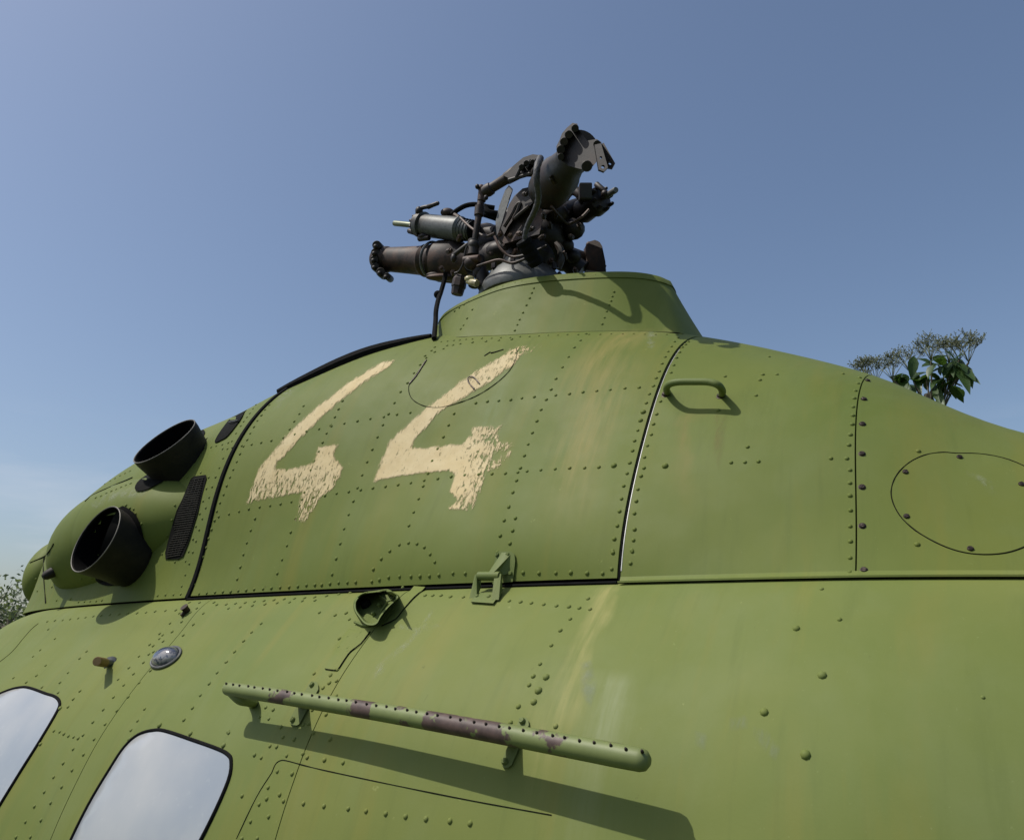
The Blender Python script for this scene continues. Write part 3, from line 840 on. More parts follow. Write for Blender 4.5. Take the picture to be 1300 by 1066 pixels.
lv += [(629.5/3.806, 720+830/3.806, 1.3), (197/3.806, 720+852/3.806, 1.3), (290/3.806, 720+682/3.806, 1.3)]
lv += zz(260, 820, 4.333, [(335,338),(378,348),(352,400),(305,388),(420,445),(275,597),(312,612),(130,472),(565,612),(658,625),(760,640),(430,500),(360,548),(395,552),(603,150),(692,158),(652,228),(725,190),(690,512),(575,425),(70,145),(120,88),(165,30),(25,208)])
lv += [(q[0], q[1], 1.4) for q in Z5((772,762),(922,802),(1082,860),(628,830))]
for k in range(12): lv.append((310+k*26+random.uniform(-3, 3), 1010+k*3.2))
rivets('rivets', [p for p in lv if p[0] > 372], .0036, P_L1, M['paint_low'])
rivets('rivets', [p for p in lv if p[0] <= 372], .0034, P_L2, M['paint_low'])
# small doubler plates beside the vertical seam
bm = bmesh.new()
plate(bm, Zb((446,368),(300,545),(320,535),(362,515),(400,470),(445,420),(500,372)), .0022, .0025, 14)
plate(bm, Zb((248,572),(205,625),(160,660),(130,700),(105,738),(90,745),(45,740),(62,700),(90,640),(150,560)), .0022, .0025, 14)
part('doubler_plate', bm, M['paint_low'], P_L1)
bm = bmesh.new()
line(bm, Zb((300,547),(362,517),(400,470),(445,420),(500,372)), .0009, .002, 3)
part('doubler_edge', bm, M['dark'], P_L1); bm = bmesh.new()
line(bm, Zb((248,572),(205,628),(160,662),(130,702),(105,740),(90,747),(45,741)), .0009, .002, 3)
line(bm, [(345,980),(350,969),(357,964.5),(366,965.5),(390,972),(420,979),(500,996),(600,1016),(700,1034)], .0007, .0005, 4)
part('panel_joint', bm, M['dark'], P_L1); bm = bmesh.new()
line(bm, [(345,980),(325,1012),(300,1064)], .0007, .0005, 4)
part('panel_joint', bm, M['dark'], P_L2); bm = bmesh.new()
line(bm, Z5((0,455),(60,405),(110,345),(150,300),(185,270)), .0008, .0004, 3)
part('panel_joint', bm, M['dark'], P_L3)

# ------------------------------------------------------------------ windows
def glass_mat():
    m, n, l, p = new_mat('pale_acrylic')  # opaque pale mottle under a glossy coat
    t = tex(n, l, 3.2, 4, .55)
    c = mix(n, l, rng(n, l, t, .35, .7), (.27, .30, .335), (.43, .43, .415))
    c = mix(n, l, rng(n, l, tex(n, l, 60, 5, .7), .6, .8, 0, .3), c, (.56, .56, .53))
    l.new(c, p.inputs['Base Color']); p.inputs['Roughness'].default_value = .28; p.inputs['Coat Weight'].default_value = .6; p.inputs['Coat Roughness'].default_value = .12
    return m
GL = glass_mat()
wins = [[(28,872),(40,873.5),(58,880),(70,884),(75.5,891),(73,902),(52,938),(28,976),(-8,1034),(-30,1066),(-60,1078),(-130,1072),(-150,1050),(-110,980),(-60,915),(-20,890),(10,876)],
        [(196,926.5),(212,928),(245,939),(276,950),(289,957),(293.5,966),(290,990),(268,1040),(240,1092),(222,1112),(180,1118),(110,1110),(84,1096),(86,1076),(112,1022),(140,975),(158,948),(176,932)]]
for w_ in wins:
    wp = round_poly(w_, 4)
    bm = bmesh.new(); plate(bm, wp, .0015, .004, 18); o = part('window', bm, GL, HELI, angle=50)
    cx_, cy_ = sum(p[0] for p in wp)/len(wp), sum(p[1] for p in wp)/len(wp)
    bm = bmesh.new(); tube(bm, [on(p[0], p[1], .001) for p in wp+[wp[0]]], .0036, 8); part('window_seal', bm, M['rubber'], o)

# ------------------------------------------------------------------ fittings on the skin
# grab handle
bm = bmesh.new()
h_ = [on(848,499,0), on(846,494,.025), on(849,488,.045), on(860,485,.050), on(880,484.5,.05), on(900,485,.05), on(912,489,.045), on(917,496,.025), on(916,501,0)]
tube(bm, spline(h_, 6), .0072, 12); P_H = part('grab_handle', bm, M['paint_part'], HELI)
for q in ((845, 501), (915, 503)):
    bm = bmesh.new(); screw(bm, q[0], q[1], .0075, h=.006); part('screw', bm, M['screw'], P_H, smooth=False)
def skin_frame(px, py, tree=None):
    loc, nor, d, dist = hit(px, py, tree)
    along = Vector((1, 0, 0)); along = (along-nor*along.dot(nor)).normalized()   # forward (left in the photograph)
    up = nor.cross(along); up = up if up.z > 0 else -up
    return loc, nor, along, up
# panel hinge across the foot gap
loc, nor, al, up = skin_frame(637, 716)
P0 = Vector((loc.x, YC-foot(loc.x), z0f(loc.x)))
HG = part('panel_hinge', bmesh.new(), M['paint_part'], HELI) if False else None
bm = bmesh.new()
a_ = on(640, 716, .003)
plate(bm, [(625,741),(627,715),(630,702),(634,699.5),(648,699.5),(653,703),(654,712),(651,738)], .005, .006, 8)
extrude_poly(bm, [on(640,701,.006), on(645,704,.005), on(642,728,.006), on(626,733,.024), on(622,728,.033), on(628,722,.028)], al*.011)
HINGE = part('panel_hinge', bm, M['paint_part'], HELI, angle=30)
bm = bmesh.new()
k1, k2 = on(608, 731, .026), on(635, 731, .026)
tube(bm, [k1, k2], .0085, 14); part('hinge_knuckle', bm, M['paint_part'], HINGE)
bm = bmesh.new()
plate(bm, [(607,752),(636,752),(628,762.5),(626,765.5),(598,763.5),(599,761)], .005, .006, 8)
for q0, q1 in (((608, 731), (602, 757)), ((633, 731), (630, 759))):
    extrude_poly(bm, [on(q0[0]-4, q0[1]-2, .03), on(q0[0]+2, q0[1]-3, .03), on(q1[0]+7, q1[1]-10, .004), on(q1[0]+2, q1[1]+2, .004), on(q1[0]-5, q1[1]+2, .005)], al*.004)
part('hinge_foot', bm, M['paint_part'], HINGE, angle=30)
for q in ((633, 705), (646.5, 705), (628.5, 727), (650, 728)):
    bm = bmesh.new(); screw(bm, q[0], q[1], .0045, h=.0085); part('screw', bm, M['paint_part'], HINGE, smooth=False)
rivets('rivets', [(607, 759.5), (622, 760)], .005, HINGE, M['paint_part'], hgt=.0085)
# triangular housing (connector cover) just under the seam
Zt = lambda *p: zz(420, 690, 8.2, p)
ho = round_poly(Zt((240,640),(250,590),(290,540),(360,505),(470,490),(590,475),(650,510),(700,540),(690,575),(600,660),(520,760),(480,830),(420,850),(350,830),(290,760),(250,700)), 3)
chx, chy = sum(p[0] for p in ho)/len(ho), sum(p[1] for p in ho)/len(ho)
bm = bmesh.new()
rings = []
for s, h in ((1.03, .0), (1.0, .026), (.985, .029), (.92, .029), (.89, .024), (.86, .006), (.82, .003)):
    rings.append([bm.verts.new(on(chx+(a-chx)*s, chy+(b-chy)*s, h)) for a, b in ho])
for r0, r1 in zip(rings, rings[1:]):
    for k in range(len(ho)): bm.faces.new((r0[k], r0[(k+1) % len(ho)], r1[(k+1) % len(ho)], r1[k]))
bm.faces.new(rings[-1])
HO = part('socket_housing', bm, M['paint_part'], HELI, angle=40)
bm = bmesh.new(); line(bm, Zt((510,545),(560,580),(590,598),(560,650),(520,700)), .0022, .012, 3)
line(bm, Zt((590,598),(640,580),(670,545)), .0022, .014, 3); part('rib', bm, M['paint_part'], HO)
bm = bmesh.new(); q = on(*Zt((370, 640))[0], .004); nn_ = hit(*Zt((370, 640))[0])[1]
lathe(bm, q, q+nn_*.012, [(0, .0105), (.7, .0105), (1, .009), (1, .006), (.3, .006)], 18); part('socket', bm, M['rubber'], HO)
for z_ in ((450, 740), (510, 650), (620, 530)):
    bm = bmesh.new(); p_ = Zt(z_)[0]; q = on(*p_, .004); lathe(bm, q, q+nn_*.007, [(0, .004), (.8, .004), (1, .003)], 8); part('screw', bm, M['paint_part'], HO, smooth=False)
bm = bmesh.new(); line(bm, Zt((250,815),(290,830),(350,850),(400,845),(430,830)), .0028, .004, 4); part('lip', bm, M['paint_part'], HO)
# temperature probe stub, small lug, glass dome lamp
bm = bmesh.new(); a_, b_ = on(139, 842, .0), on(123, 839, .05)
lathe(bm, a_.lerp(b_, .35), b_, [(0, .0085), (.05, .0105), (.96, .0105), (1, .0095)], 16); PR = part('probe', bm, M['ochre_metal'], HELI)
bm = bmesh.new(); lathe(bm, on(141, 842, -.002), a_.lerp(b_, .4), [(0, .017), (.2, .016), (.25, .010), (1, .007)], 16); part('probe_base', bm, M['alloy'], PR)
bm = bmesh.new(); loc, nor, al, up = skin_frame(211.5, 835)
bm2 = Matrix((al, up, nor)).transposed()
ball(bm, loc+nor*.002, 1, 20, bm2 @ Matrix.Diagonal((.042, .026, .022)))
m_, n_, l_, p_ = new_mat('crazed_lamp_glass')
c_ = mix(n_, l_, rng(n_, l_, tex(n_, l_, 42, 4, .6), .5, .56), (.05, .06, .09), (.26, .25, .25)); l_.new(c_, p_.inputs['Base Color']); p_.inputs['Roughness'].default_value = .15; p_.inputs['Coat Weight'].default_value = .8
LP = part('marker_lamp', bm, m_, HELI)
bm = bmesh.new(); rim_ = [loc+al*.046*math.cos(a)+up*.029*math.sin(a)+nor*.003 for a in np.linspace(0, 2*math.pi, 33)]
rim_ = [p-nor*0 for p in rim_]; tube(bm, rim_, .0032, 8); part('lamp_rim', bm, M['alloy'], LP)
bm = bmesh.new(); loc, nor, al, up = skin_frame(238, 776); lathe(bm, loc, loc+nor*.016, [(0, .008), (.6, .008), (1, .010), (1, .004)], 12); box(bm, loc+nor*.004-up*.008, al*.003, up*.01, nor*.004)
part('lug', bm, M['screw'], HELI)

# handrail
RL0, RL1 = on(287, 873.5, .062), on(824, 966, .062)
bm = bmesh.new(); n = 60; pr = []; caps = {0: .55, 1: .86, 2: .97, 58: .97, 59: .84, 60: .45}
for i in range(n+1):
    t = i/n; r = .0122+.0022*t
    r *= caps.get(i, 1)
    pr.append(r)
pts_ = [RL0.lerp(RL1, i/n)+Vector((0, -.0, .004*math.sin(math.pi*i/n))) for i in range(n+1)]
d0, d1 = (pts_[1]-pts_[0]).normalized(), (pts_[-1]-pts_[-2]).normalized(); pts_[1] = pts_[0]+d0*.003; pts_[2] = pts_[0]+d0*.008; pts_[-2] = pts_[-1]-d1*.005; pts_[-3] = pts_[-1]-d1*.012
tube(bm, pts_, pr, 18)
RAIL = part('hand_rail', bm, M['rail'], HELI, angle=50)
print('rail', RL0, RL1)
# solid fillet at the forward end that turns the rail into the skin
bm = bmesh.new(); tube(bm, spline([RL0.lerp(RL1, .012), on(305, 887, .045), on(318, 890, .02), on(322, 893, -.004)], 5), [.010]*15+[.008], 10); part('rail_end', bm, M['rail'], RAIL)
bm = bmesh.new()
ax = (RL1-RL0).normalized(); upv = Vector((0, 0, 1)); upv = (upv-ax*upv.dot(ax)).normalized()
tow = (-FW-ax*(-FW).dot(ax)).normalized(); side_ = ax.cross(tow); side_ = side_ if side_.z > 0 else -side_
for k in range(40):
    t = .012+k*.0252+random.uniform(-.003, .003)
    if t > .995: break
    dirn = (side_*.93+tow*random.uniform(.3, .42)).normalized(); c = RL0.lerp(RL1, t)+dirn*(.0119+.0022*t)+Vector((0, 0, .004*math.sin(math.pi*t)))
    lathe(bm, c-dirn*.001, c+dirn*.0035, [(0, .0023), (.5, .0021), (1, .0010)], 8)
o = part('rivets', bm, M['screw'], RAIL, angle=0); o['kind'] = 'stuff'
for t, ta, tb in ((.205, (398, 871), (374, 915)), (.71, (665, 917), (643, 968))):
    c = RL0.lerp(RL1, t); A, B = on(*ta, .003), on(*tb, .003); f = A.lerp(B, .5); f = f + (hit(*((ta[0]+tb[0])/2, (ta[1]+tb[1])/2))[0]-f)
    bm = bmesh.new(); dd = (A-B).normalized(); w_ = dd.cross((c-f).normalized()).normalized()
    box(bm, c.lerp(f, .5), w_*.012, dd*.0035, (c-f)*.5, .001)
    BR = part('rail_bracket', bm, M['paint_part'], RAIL)
    bm = bmesh.new()
    mid = A.lerp(B, .5); nn2 = hit(*ta)[1]
    for E_, e2 in ((ta, 1), (tb, -1)):
        q0 = E_; m0 = ((ta[0]+tb[0])/2, (ta[1]+tb[1])/2); dx, dy = m0[0]-q0[0], m0[1]-q0[1]; L_ = math.hypot(dx, dy); ux, uy = dx/L_, dy/L_
        pl = [(q0[0]+ux*L_*.95-uy*7, q0[1]+uy*L_*.95+ux*7), (q0[0]-uy*7, q0[1]+ux*7), (q0[0]-ux*5-uy*4, q0[1]-uy*5+ux*4), (q0[0]-ux*7, q0[1]-uy*7), (q0[0]-ux*5+uy*4, q0[1]-uy*5-ux*4), (q0[0]+uy*7, q0[1]-ux*7), (q0[0]+ux*L_*.95+uy*7, q0[1]+uy*L_*.95-ux*7)]
        plate(bm, pl, .004, .0045, 8)
    part('bracket_foot', bm, M['paint_part'], BR, angle=30)
    for q in (ta, tb):
        bm = bmesh.new(); screw(bm, q[0], q[1], .0052, h=.009); part('bolt', bm, M['paint_part'], BR, smooth=False)

# louvre and slot on the engine fairing
b5 = nacelle_bm(); b6 = bmesh.new(); grid(b6, [[upper(x, t) for t in np.linspace(0, 180, 121)] for x in np.linspace(1.7, 3.23, 140)])
def nose_bulge():
    b = bmesh.new(); c = at_y(79, 727, 1.60); k = (c-EYE).dot(FW)/FPX; B = Matrix((RT, UP, FW)).transposed()
    ball(b, c, 1, 40, B @ Matrix.Diagonal((31*k, 43*k, .20))); return b
P_NOSE = part('intake_fairing', nose_bulge(), M['paint'], HELI, angle=60)
b7 = nose_bulge(); FRONT = bvh_of(b5, b6, b7)
lvp = [(242,608),(246,604.5),(261,602.5),(262,607),(251,650),(240,686),(232,706),(226,709.5),(210,709.5),(209.5,701),(219,665),(224,648),(231,634)]
bm = bmesh.new(); plate(bm, lvp, .003, .006, 9, FRONT); LV = part('louvre', bm, M['dark'], HELI)  # flat black plate, its colour stands in for the shaded recess
bm = bmesh.new()
for k in range(34):
    t = (k+.5)/34; y = 606+t*101; 
    xl = np.interp(y, [604, 634, 648, 665, 701, 709], [243, 231.5, 225, 220, 211, 211]); xr = np.interp(y, [602, 650, 686, 709], [261, 250, 239.5, 228])
    a_, b_ = on(xl+1, y+1.5, .005, FRONT), on(xr-1, y-1.5, .005, FRONT); tube(bm, [a_, b_], .0013, 5)
for s in (.3, .55, .8):
    tube(bm, [on(np.interp(y, [606, 707], [243+18*s, 211+17*s]), y, .004, FRONT) for y in np.linspace(607, 706, 12)], .0009, 5)
o = part('louvre_slats', bm, simple('dirty_mesh', (.035, .032, .024), .7, .3), LV); o['kind'] = 'stuff'
sl_ = [(272.5,561),(277,551),(289,534.5),(303.5,518),(312.5,513.4),(312,519),(304,533.5),(289.5,552),(281,558)]
bm = bmesh.new(); plate(bm, round_poly(sl_, 3), .004, .006, 8, FRONT); SLT = part('air_slot', bm, M['dark'], HELI)  # black plate on the skin, painted darkness of the slot opening
bm = bmesh.new(); tube(bm, [on(290.5, 536, .007, FRONT), on(302, 533.6, .007, FRONT)], .0024, 6); part('slot_bar', bm, M['alloy'], SLT)
fv = row([(231,744),(246,697),(258,655),(272,610),(290,567),(306,540),(325,514)], 22) 
fv += [(265,606),(262,620),(258,636),(254,652),(249,668),(245,684),(240,700),(206,703),(212,680),(218,660),(222,641),(236,712),(222,713),(238,606),(255,600)]
fv += row([(262,569),(274,566.5),(290,562)], 5) + row([(200,756),(240,753)], 5)+row([(100,764),(130,762)], 5)+row([(103,735),(130,733)], 3)
rivets('rivets', fv, .0032, P_FRONT, M['paint'], FRONT)
rivets('rivets', [(150,645),(156,650),(165,645),(172,652),(176,662),(160,641),(170,646),(168,658),(180,665)], .0034, P_NAC, M['paint'], FRONT)

bm = bmesh.new()
line(bm, [(38,714),(45,711),(56,706),(62,700),(68,690)], .0018, .001, 4, FRONT)
line(bm, [(56,706),(55,720),(56,740),(58,765)], .0018, .001, 4, FRONT); part('fairing_joint', bm, M['dark'], P_FRONT)
bm = bmesh.new(); line(bm, [(108,636),(118,628),(140,618),(168,606)], .0018, .001, 4, FRONT); part('fairing_joint', bm, M['dark'], P_FRONT)
rivets('rivets', crow([(112,626),(140,610),(165,598)], 9)+crow([(122,632),(145,622),(166,614)], 8)+[(46,735),(48,750),(66,745),(72,762),(90,760)], .0034, P_FRONT, M['paint'], FRONT)
bm = bmesh.new(); q = hit(67, 726, FRONT); lathe(bm, q[0], q[0]+q[1]*.03, [(0, .016), (.7, .014), (1, .008)], 12); part('drain_pipe', bm, M['soot'], P_FRONT)

# exhausts
def exhaust(cx, cy, maj, mdir, c, L, r_base, depth, hole):
    """cx, cy: centre of the mouth; maj: radius over depth; mdir: axis of the pipe"""
    C = EYE + ray(cx, cy)/FPX*depth; a = Vector(mdir).normalized(); r = maj*depth
    bm = bmesh.new(); B = C-a*L
    lathe(bm, B-a*.05, C, [(0, r_base), (.05/(L+.05), r_base), (.3, r_base*1.05), (.6, r*.93), (.9, r*.995), (1, r), (1, r*.965), (.9, r*.95), (.3, r_base*.98)], 48, cap=False)
    o = part('exhaust_pipe', bm, M['soot'], HELI, angle=30)
    bm = bmesh.new(); lathe(bm, B-a*.04, C-a*.004, [(0, r_base*.93), (.3, r_base*.95), (.8, r*.92), (1, r*.955)], 48, cap=False); lathe(bm, B-a*.04, B-a*.03, [(0, r*.86), (1, r*.86)], 48); part('exhaust_bore', bm, M['bore'], o)
    u, w = frame(a); bm = bmesh.new(); tube(bm, [C+(u*math.cos(t)+w*math.sin(t))*r*.985 for t in np.linspace(0, 2*math.pi, 49)], .0017, 6); part('exhaust_rim', bm, M['rim'], o)
    for ob in (P_NAC, P_FRONT, bpy.data.objects['airframe']):      # open the skin inside the pipe
        me = ob.data; bb = bmesh.new(); bb.from_mesh(me); kill = []
        for f in bb.faces:
            if (lambda q, t: -L-.09 < t < .02 and (q-a*t).length < (r_base+(r-r_base)*max(0, 1+t/L))*(.99 if t > -.75*L else .86))(f.calc_center_median()-C, (f.calc_center_median()-C).dot(a)): kill.append(f)
        bmesh.ops.delete(bb, geom=kill, context='FACES'); bb.to_mesh(me); bb.free()
    return C, a, r
hd = hit(160, 705, FRONT); print('nac depth', (hd[0]-EYE).dot(FW))
dN = (hd[0]-EYE).dot(FW)
exhaust(121.5, 683.5, .0450, (0.016, -0.952, 0.305), .4, .12, .086, dN-.05, None)
hd = hit(228, 592, FRONT); dU = (hd[0]-EYE).dot(FW)
exhaust(209, 559.5, .04366, (0.0, -0.773, 0.634), .25, .11, .092, dU-.02, None)
print('depths', dN, dU)
bm = bmesh.new(); plate(bm, round_poly([(172,622),(174,612),(190,600),(225,580),(252,548),(259,546),(258,553),(240,580),(215,605),(186,621)], 3), .004, .006, 10, FRONT); part('exhaust_opening', bm, M['dark'], HELI)  # dark plate on the skin paints the shade round the upper pipe
bm = bmesh.new(); plate(bm, round_poly([(150,645),(165,647),(176,660),(183,690),(178,715),(165,733),(148,742),(130,742),(120,730),(130,690)], 3), .004, .006, 10, FRONT); part('exhaust_opening', bm, M['dark'], HELI)  # same painted shade round the lower pipe

# ------------------------------------------------------------------ rotor head
def H(px, py, dy=0.0): return at_y(px, py, YC+dy)
def mpp(p): return (p-EYE).dot(FW)/FPX          # metres per picture unit at this depth
HUBC = H(690, 318)
HUB = part('rotor_hub', bmesh.new(), M['oily'], HELI) if False else None
def cyl(bm, a, b, ra, rb=None, seg=16):
    r0 = ra*mpp(a); r1 = (rb if rb is not None else ra)*mpp(b); lathe(bm, a, b, [(0, r0*.9), (.03, r0), (.97, r1), (1, r1*.9)], seg)
def prof(bm, a, b, pr, seg=24):
    k = mpp(a); lathe(bm, a, b, [(t, r*k) for t, r in pr], seg)
def bolts(bm, c, ax, R_, n, r, L, ph=0.0):
    ax = ax.normalized(); u, w = frame(ax)
    for k in range(n):
        a = ph+2*math.pi*k/n; p = c+(u*math.cos(a)+w*math.sin(a))*R_
        lathe(bm, p-ax*L*.3, p+ax*L, [(0, r), (.8, r), (1, r*.6)], 6)
def blob(bm, px, py, dy, rx, ry, rz=None, seg=14):
    c = H(px, py, dy); k = mpp(c); B = Matrix((RT, UP, FW)).transposed()
    ball(bm, c, 1, seg, B @ Matrix.Diagonal((rx*k, ry*k, (rz or (rx+ry)/2)*k)))

# central body: barrel, arms and housings standing on the mast
bm = bmesh.new()
cyl(bm, H(676, 372), H(676, 300), 15, 17, 24)
prof(bm, H(672, 345), H(668, 245), [(0, 26), (.12, 34), (.3, 30), (.36, 35), (.5, 33), (.62, 28), (.8, 25), (.92, 18), (1, 10)], 28)
blob(bm, 655, 285, -.03, 22, 24, 26); blob(bm, 690, 300, .02, 28, 26, 26); blob(bm, 642, 318, -.02, 26, 14, 18); blob(bm, 705, 272, 0, 17, 14, 16)
cyl(bm, H(600, 330, .02), H(664, 318, 0), 17, 20, 20)
cyl(bm, H(700, 275, .02), H(735, 262, .10), 13, 11, 18)
cyl(bm, H(690, 318, .05), H(738, 334, .22), 17, 15, 18)
HUB = part('rotor_hub', bm, M['oily'], HELI, angle=40)
def sub(name, bm, mat, label=None, smooth=True, angle=40): return part(name, bm, mat, HUB, smooth, label, None, angle)
# ribbed yoke cheeks facing the camera
def cheek(pts, dy, d, mat, name='yoke_cheek'):
    bm = bmesh.new(); P = [H(x, y, dy) for x, y in pts]; extrude_poly(bm, P, FW*d)
    pass
    return sub(name, bm, mat, smooth=False)
cheek([(629,283),(634,262),(641,243),(646,236),(651,241),(645,256),(641,270),(636,287),(631,300)], -.13, .02, M['alloy'], 'yoke_edge')
cheek([(636,292),(643,275),(646,262),(655,250),(663,242),(672,240),(676,252),(668,262),(660,268),(652,280),(645,290),(640,300)], -.12, .05, M['grip'])
cheek([(632,302),(640,290),(652,283),(660,272),(668,262),(684,258),(690,276),(684,300),(660,306),(640,312)], -.10, .07, M['rust'])
cheek([(654,264),(668,252),(676,250),(677,258),(666,268),(656,276)], -.14, .02, M['grip'], 'yoke_rib')
bm = bmesh.new()
tube(bm, spline([H(640,288,-.15),H(650,272,-.15),H(655,262,-.15),H(660,258,-.15),H(657,268,-.15),H(652,278,-.15),H(662,270,-.15),H(672,262,-.15)], 5), .006, 6); sub('yoke_rib', bm, M['grip'])
# swashplate dish above the fairing
bm = bmesh.new()
c0 = H(664, 372, -.02); ax_ = Vector((0, 0, 1))
lathe(bm, c0-ax_*.02, c0+ax_*.115, [(0, .135), (.12, .140), (.25, .135), (.55, .11), (.62, .10), (.8, .07), (1, .06)], 40)
sub('swashplate', bm, M['alloy'])
bm = bmesh.new()
for k in range(10):
    a = k*.628; p = c0+Vector((math.cos(a)*.115, math.sin(a)*.115, .05)); lathe(bm, p, p+Vector((0, 0, .025)), [(0, .008), (.8, .008), (1, .004)], 6)
sub('bolts', bm, M['oily'])['kind'] = 'stuff'
# left blade grip
A, B = H(478, 329, 0), H(602, 333, .02); d = (B-A).normalized()
bm = bmesh.new()
prof(bm, A, B, [(0, 13), (.03, 16), (.12, 16.5), (.14, 14.5), (.16, 15.5), (.36, 16.8), (.50, 18), (.53, 20), (.56, 18), (.60, 20.5), (.63, 21.5), (.66, 20), (.68, 25), (.84, 26), (.88, 22), (1, 18)], 32)
G1 = sub('blade_grip', bm, M['rust'], 'rusty grip pointing left')
bm = bmesh.new(); k = mpp(A)
for (x, y, r) in ((480, 313, 6), (478, 322, 5.5), (477, 331, 5.5), (478, 340, 5.5), (485, 347, 6), (493, 352, 4.5)):
    c = H(x, y, -.03); cyl(bm, c-FW*.03, c+FW*.05, r, r, 12); blob(bm, x-3, y, -.06, 3.2, 3.2)
sub('root_lugs', bm, M['oily'])
bm = bmesh.new(); tube(bm, [H(549, 330)+(frame(d)[0]*math.cos(t)+frame(d)[1]*math.sin(t))*21*k for t in np.linspace(0, 2*math.pi, 33)], .005, 6); sub('clamp_ring', bm, M['alloy'])
bm = bmesh.new(); blob(bm, 562, 352, -.02, 22, 5, 12); blob(bm, 553, 349, -.02, 12, 4, 10); sub('sump', bm, M['rust'])
# left damper with its light alloy cylinder
A, B = H(499, 284, -.04), H(538, 288, -.04)
bm = bmesh.new(); cyl(bm, H(500.5, 283.5, -.04), H(535, 287, -.04), 3.6, 3.6, 14); DR = sub('damper_rod', bm, simple('primer_green_rod', (.17, .19, .11), .45, .2))
bm = bmesh.new()
prof(bm, H(533, 285.5, -.04), H(600, 293, -.03), [(0, 10), (0, 16), (.08, 17), (.09, 13.5), (.12, 14.5), (.72, 15), (.78, 16), (.82, 13), (1, 12)], 30)
DC = sub('damper_cylinder', bm, M['alloy'], 'pale alloy damper cylinder above the left grip')
bm = bmesh.new(); a_ = H(533, 285.5, -.04); dd = (H(600, 293, -.03)-a_).normalized()
lathe(bm, a_-dd*.012, a_+dd*.010, [(0, .030), (.1, .040), (.9, .042), (1, .034)], 26); bolts(bm, a_-dd*.010, -dd, .033, 10, .0055, .012)
sub('damper_flange', bm, M['oily'])
bm = bmesh.new()
for t in (0, 1, 2, 3, 4):
    p = H(588+t*3.6, 291.5+t*.4, -.03); lathe(bm, p-dd*.004, p+dd*.004, [(0, .026), (.5, .040-.001*t), (1, .026)], 20)
sub('bellows', bm, M['rubber'])
bm = bmesh.new(); blob(bm, 568, 270, -.04, 9, 6, 8); cyl(bm, H(577, 273, -.05), H(583, 277, -.05), 3.5, 3.5, 8); sub('filler_cap', bm, M['rust'])
bm = bmesh.new(); tube(bm, spline([H(529,275,-.07),H(531,268,-.07),H(536,264,-.07),H(545,262,-.07),H(556,258,-.07)], 5), .0075, 8); cyl(bm, H(543,263,-.07), H(557,257.5,-.07), 3.2, 2.2, 8); blob(bm, 532, 268, -.07, 5, 6); sub('bleed_fitting', bm, M['oily'])
bm = bmesh.new(); cyl(bm, H(519,293,-.05), H(532,297,-.05), 3.5, 3.5, 8); cyl(bm, H(532,303,-.05), H(545,302,-.05), 4, 3.5, 8); blob(bm, 538, 300, -.05, 7, 4); sub('drain_fitting', bm, M['oily'])
bm = bmesh.new(); tube(bm, spline([H(574,272,-.05),H(582,266,-.05),H(592,261,-.04),H(604,259.5,-.03),H(616,262,-.02),H(628,264,0)], 6), .0085, 10)
tube(bm, spline([H(614,262,-.02),H(620,270,-.02),H(632,272,0)], 5), .012, 8); tube(bm, [H(612,272,-.03), H(630,278,0)], .008, 8); sub('hose', bm, M['rubber'])
bm = bmesh.new(); cyl(bm, H(598,296,.02), H(632,300,.03), 13, 14, 20); blob(bm, 616, 312, .02, 20, 17); blob(bm, 604, 318, .02, 15, 14); blob(bm, 618, 290, .03, 12, 7)
sub('drag_hinge', bm, M['oily'])
# pitch link and its arm
bm = bmesh.new()
cyl(bm, H(612,246,-.14), H(603,305,-.14), 4.6, 4.0, 14); cyl(bm, H(609,262,-.14), H(608,274,-.14), 6.2, 6.2, 14)
cyl(bm, H(614,240,-.14), H(611,256,-.14), 6.4, 5.4, 14); blob(bm, 611, 239, -.14, 5, 5); blob(bm, 605, 270, -.14, 3, 3)
PL = sub('pitch_link', bm, M['rust'])
bm = bmesh.new(); blob(bm, 601, 312, -.14, 8, 9); cyl(bm, H(601,305,-.14), H(600,325,-.14), 7.2, 7.8, 16); sub('rod_end', bm, M['grip'])
bm = bmesh.new(); blob(bm, 599, 334, -.14, 11, 10); cyl(bm, H(590,331,-.15), H(609,328,-.15), 6, 5, 14); sub('ball_joint', bm, M['rust'])
bm = bmesh.new(); prof(bm, H(585,350,-.14), H(580,374,-.14), [(0, 6), (.2, 9), (.6, 9.5), (.65, 8.5), (1, 7.5)], 8); sub('lock_nut', bm, M['rust'], smooth=False)
bm = bmesh.new(); blob(bm, 596, 354, -.15, 6.5, 4.5); cyl(bm, H(594,357,-.15), H(606,360,-.15), 4, 5, 10); sub('grease_smeared_fitting', bm, simple('yellowed_grease', (.38, .34, .18), .35, 0, .5, 60, .4))
bm = bmesh.new(); blob(bm, 608, 345, -.12, 8, 12); blob(bm, 603, 362, -.12, 9, 5); cyl(bm, H(608,326,-.12), H(614,366,-.12), 7, 8, 12); sub('lower_bracket', bm, M['oily'])
bm = bmesh.new(); cyl(bm, H(575,325,-.15), H(594,310,-.15), 3.2, 2.8, 10); blob(bm, 576, 328, -.15, 4, 6); tube(bm, spline([H(593,312,-.16),H(590,322,-.16),H(588,334,-.16),H(583,344,-.16),H(577,347,-.16)], 5), .003, 6); sub('stop_arm', bm, M['grip'])
bm = bmesh.new()
prof(bm, H(614,245,-.14), H(664,214,-.13), [(0, 7), (.1, 8.5), (.2, 8), (.22, 6.5), (.55, 6.8), (.6, 8), (.8, 9), (1, 8)], 18)
ARM = sub('pitch_horn', bm, M['grip'])
bm = bmesh.new()
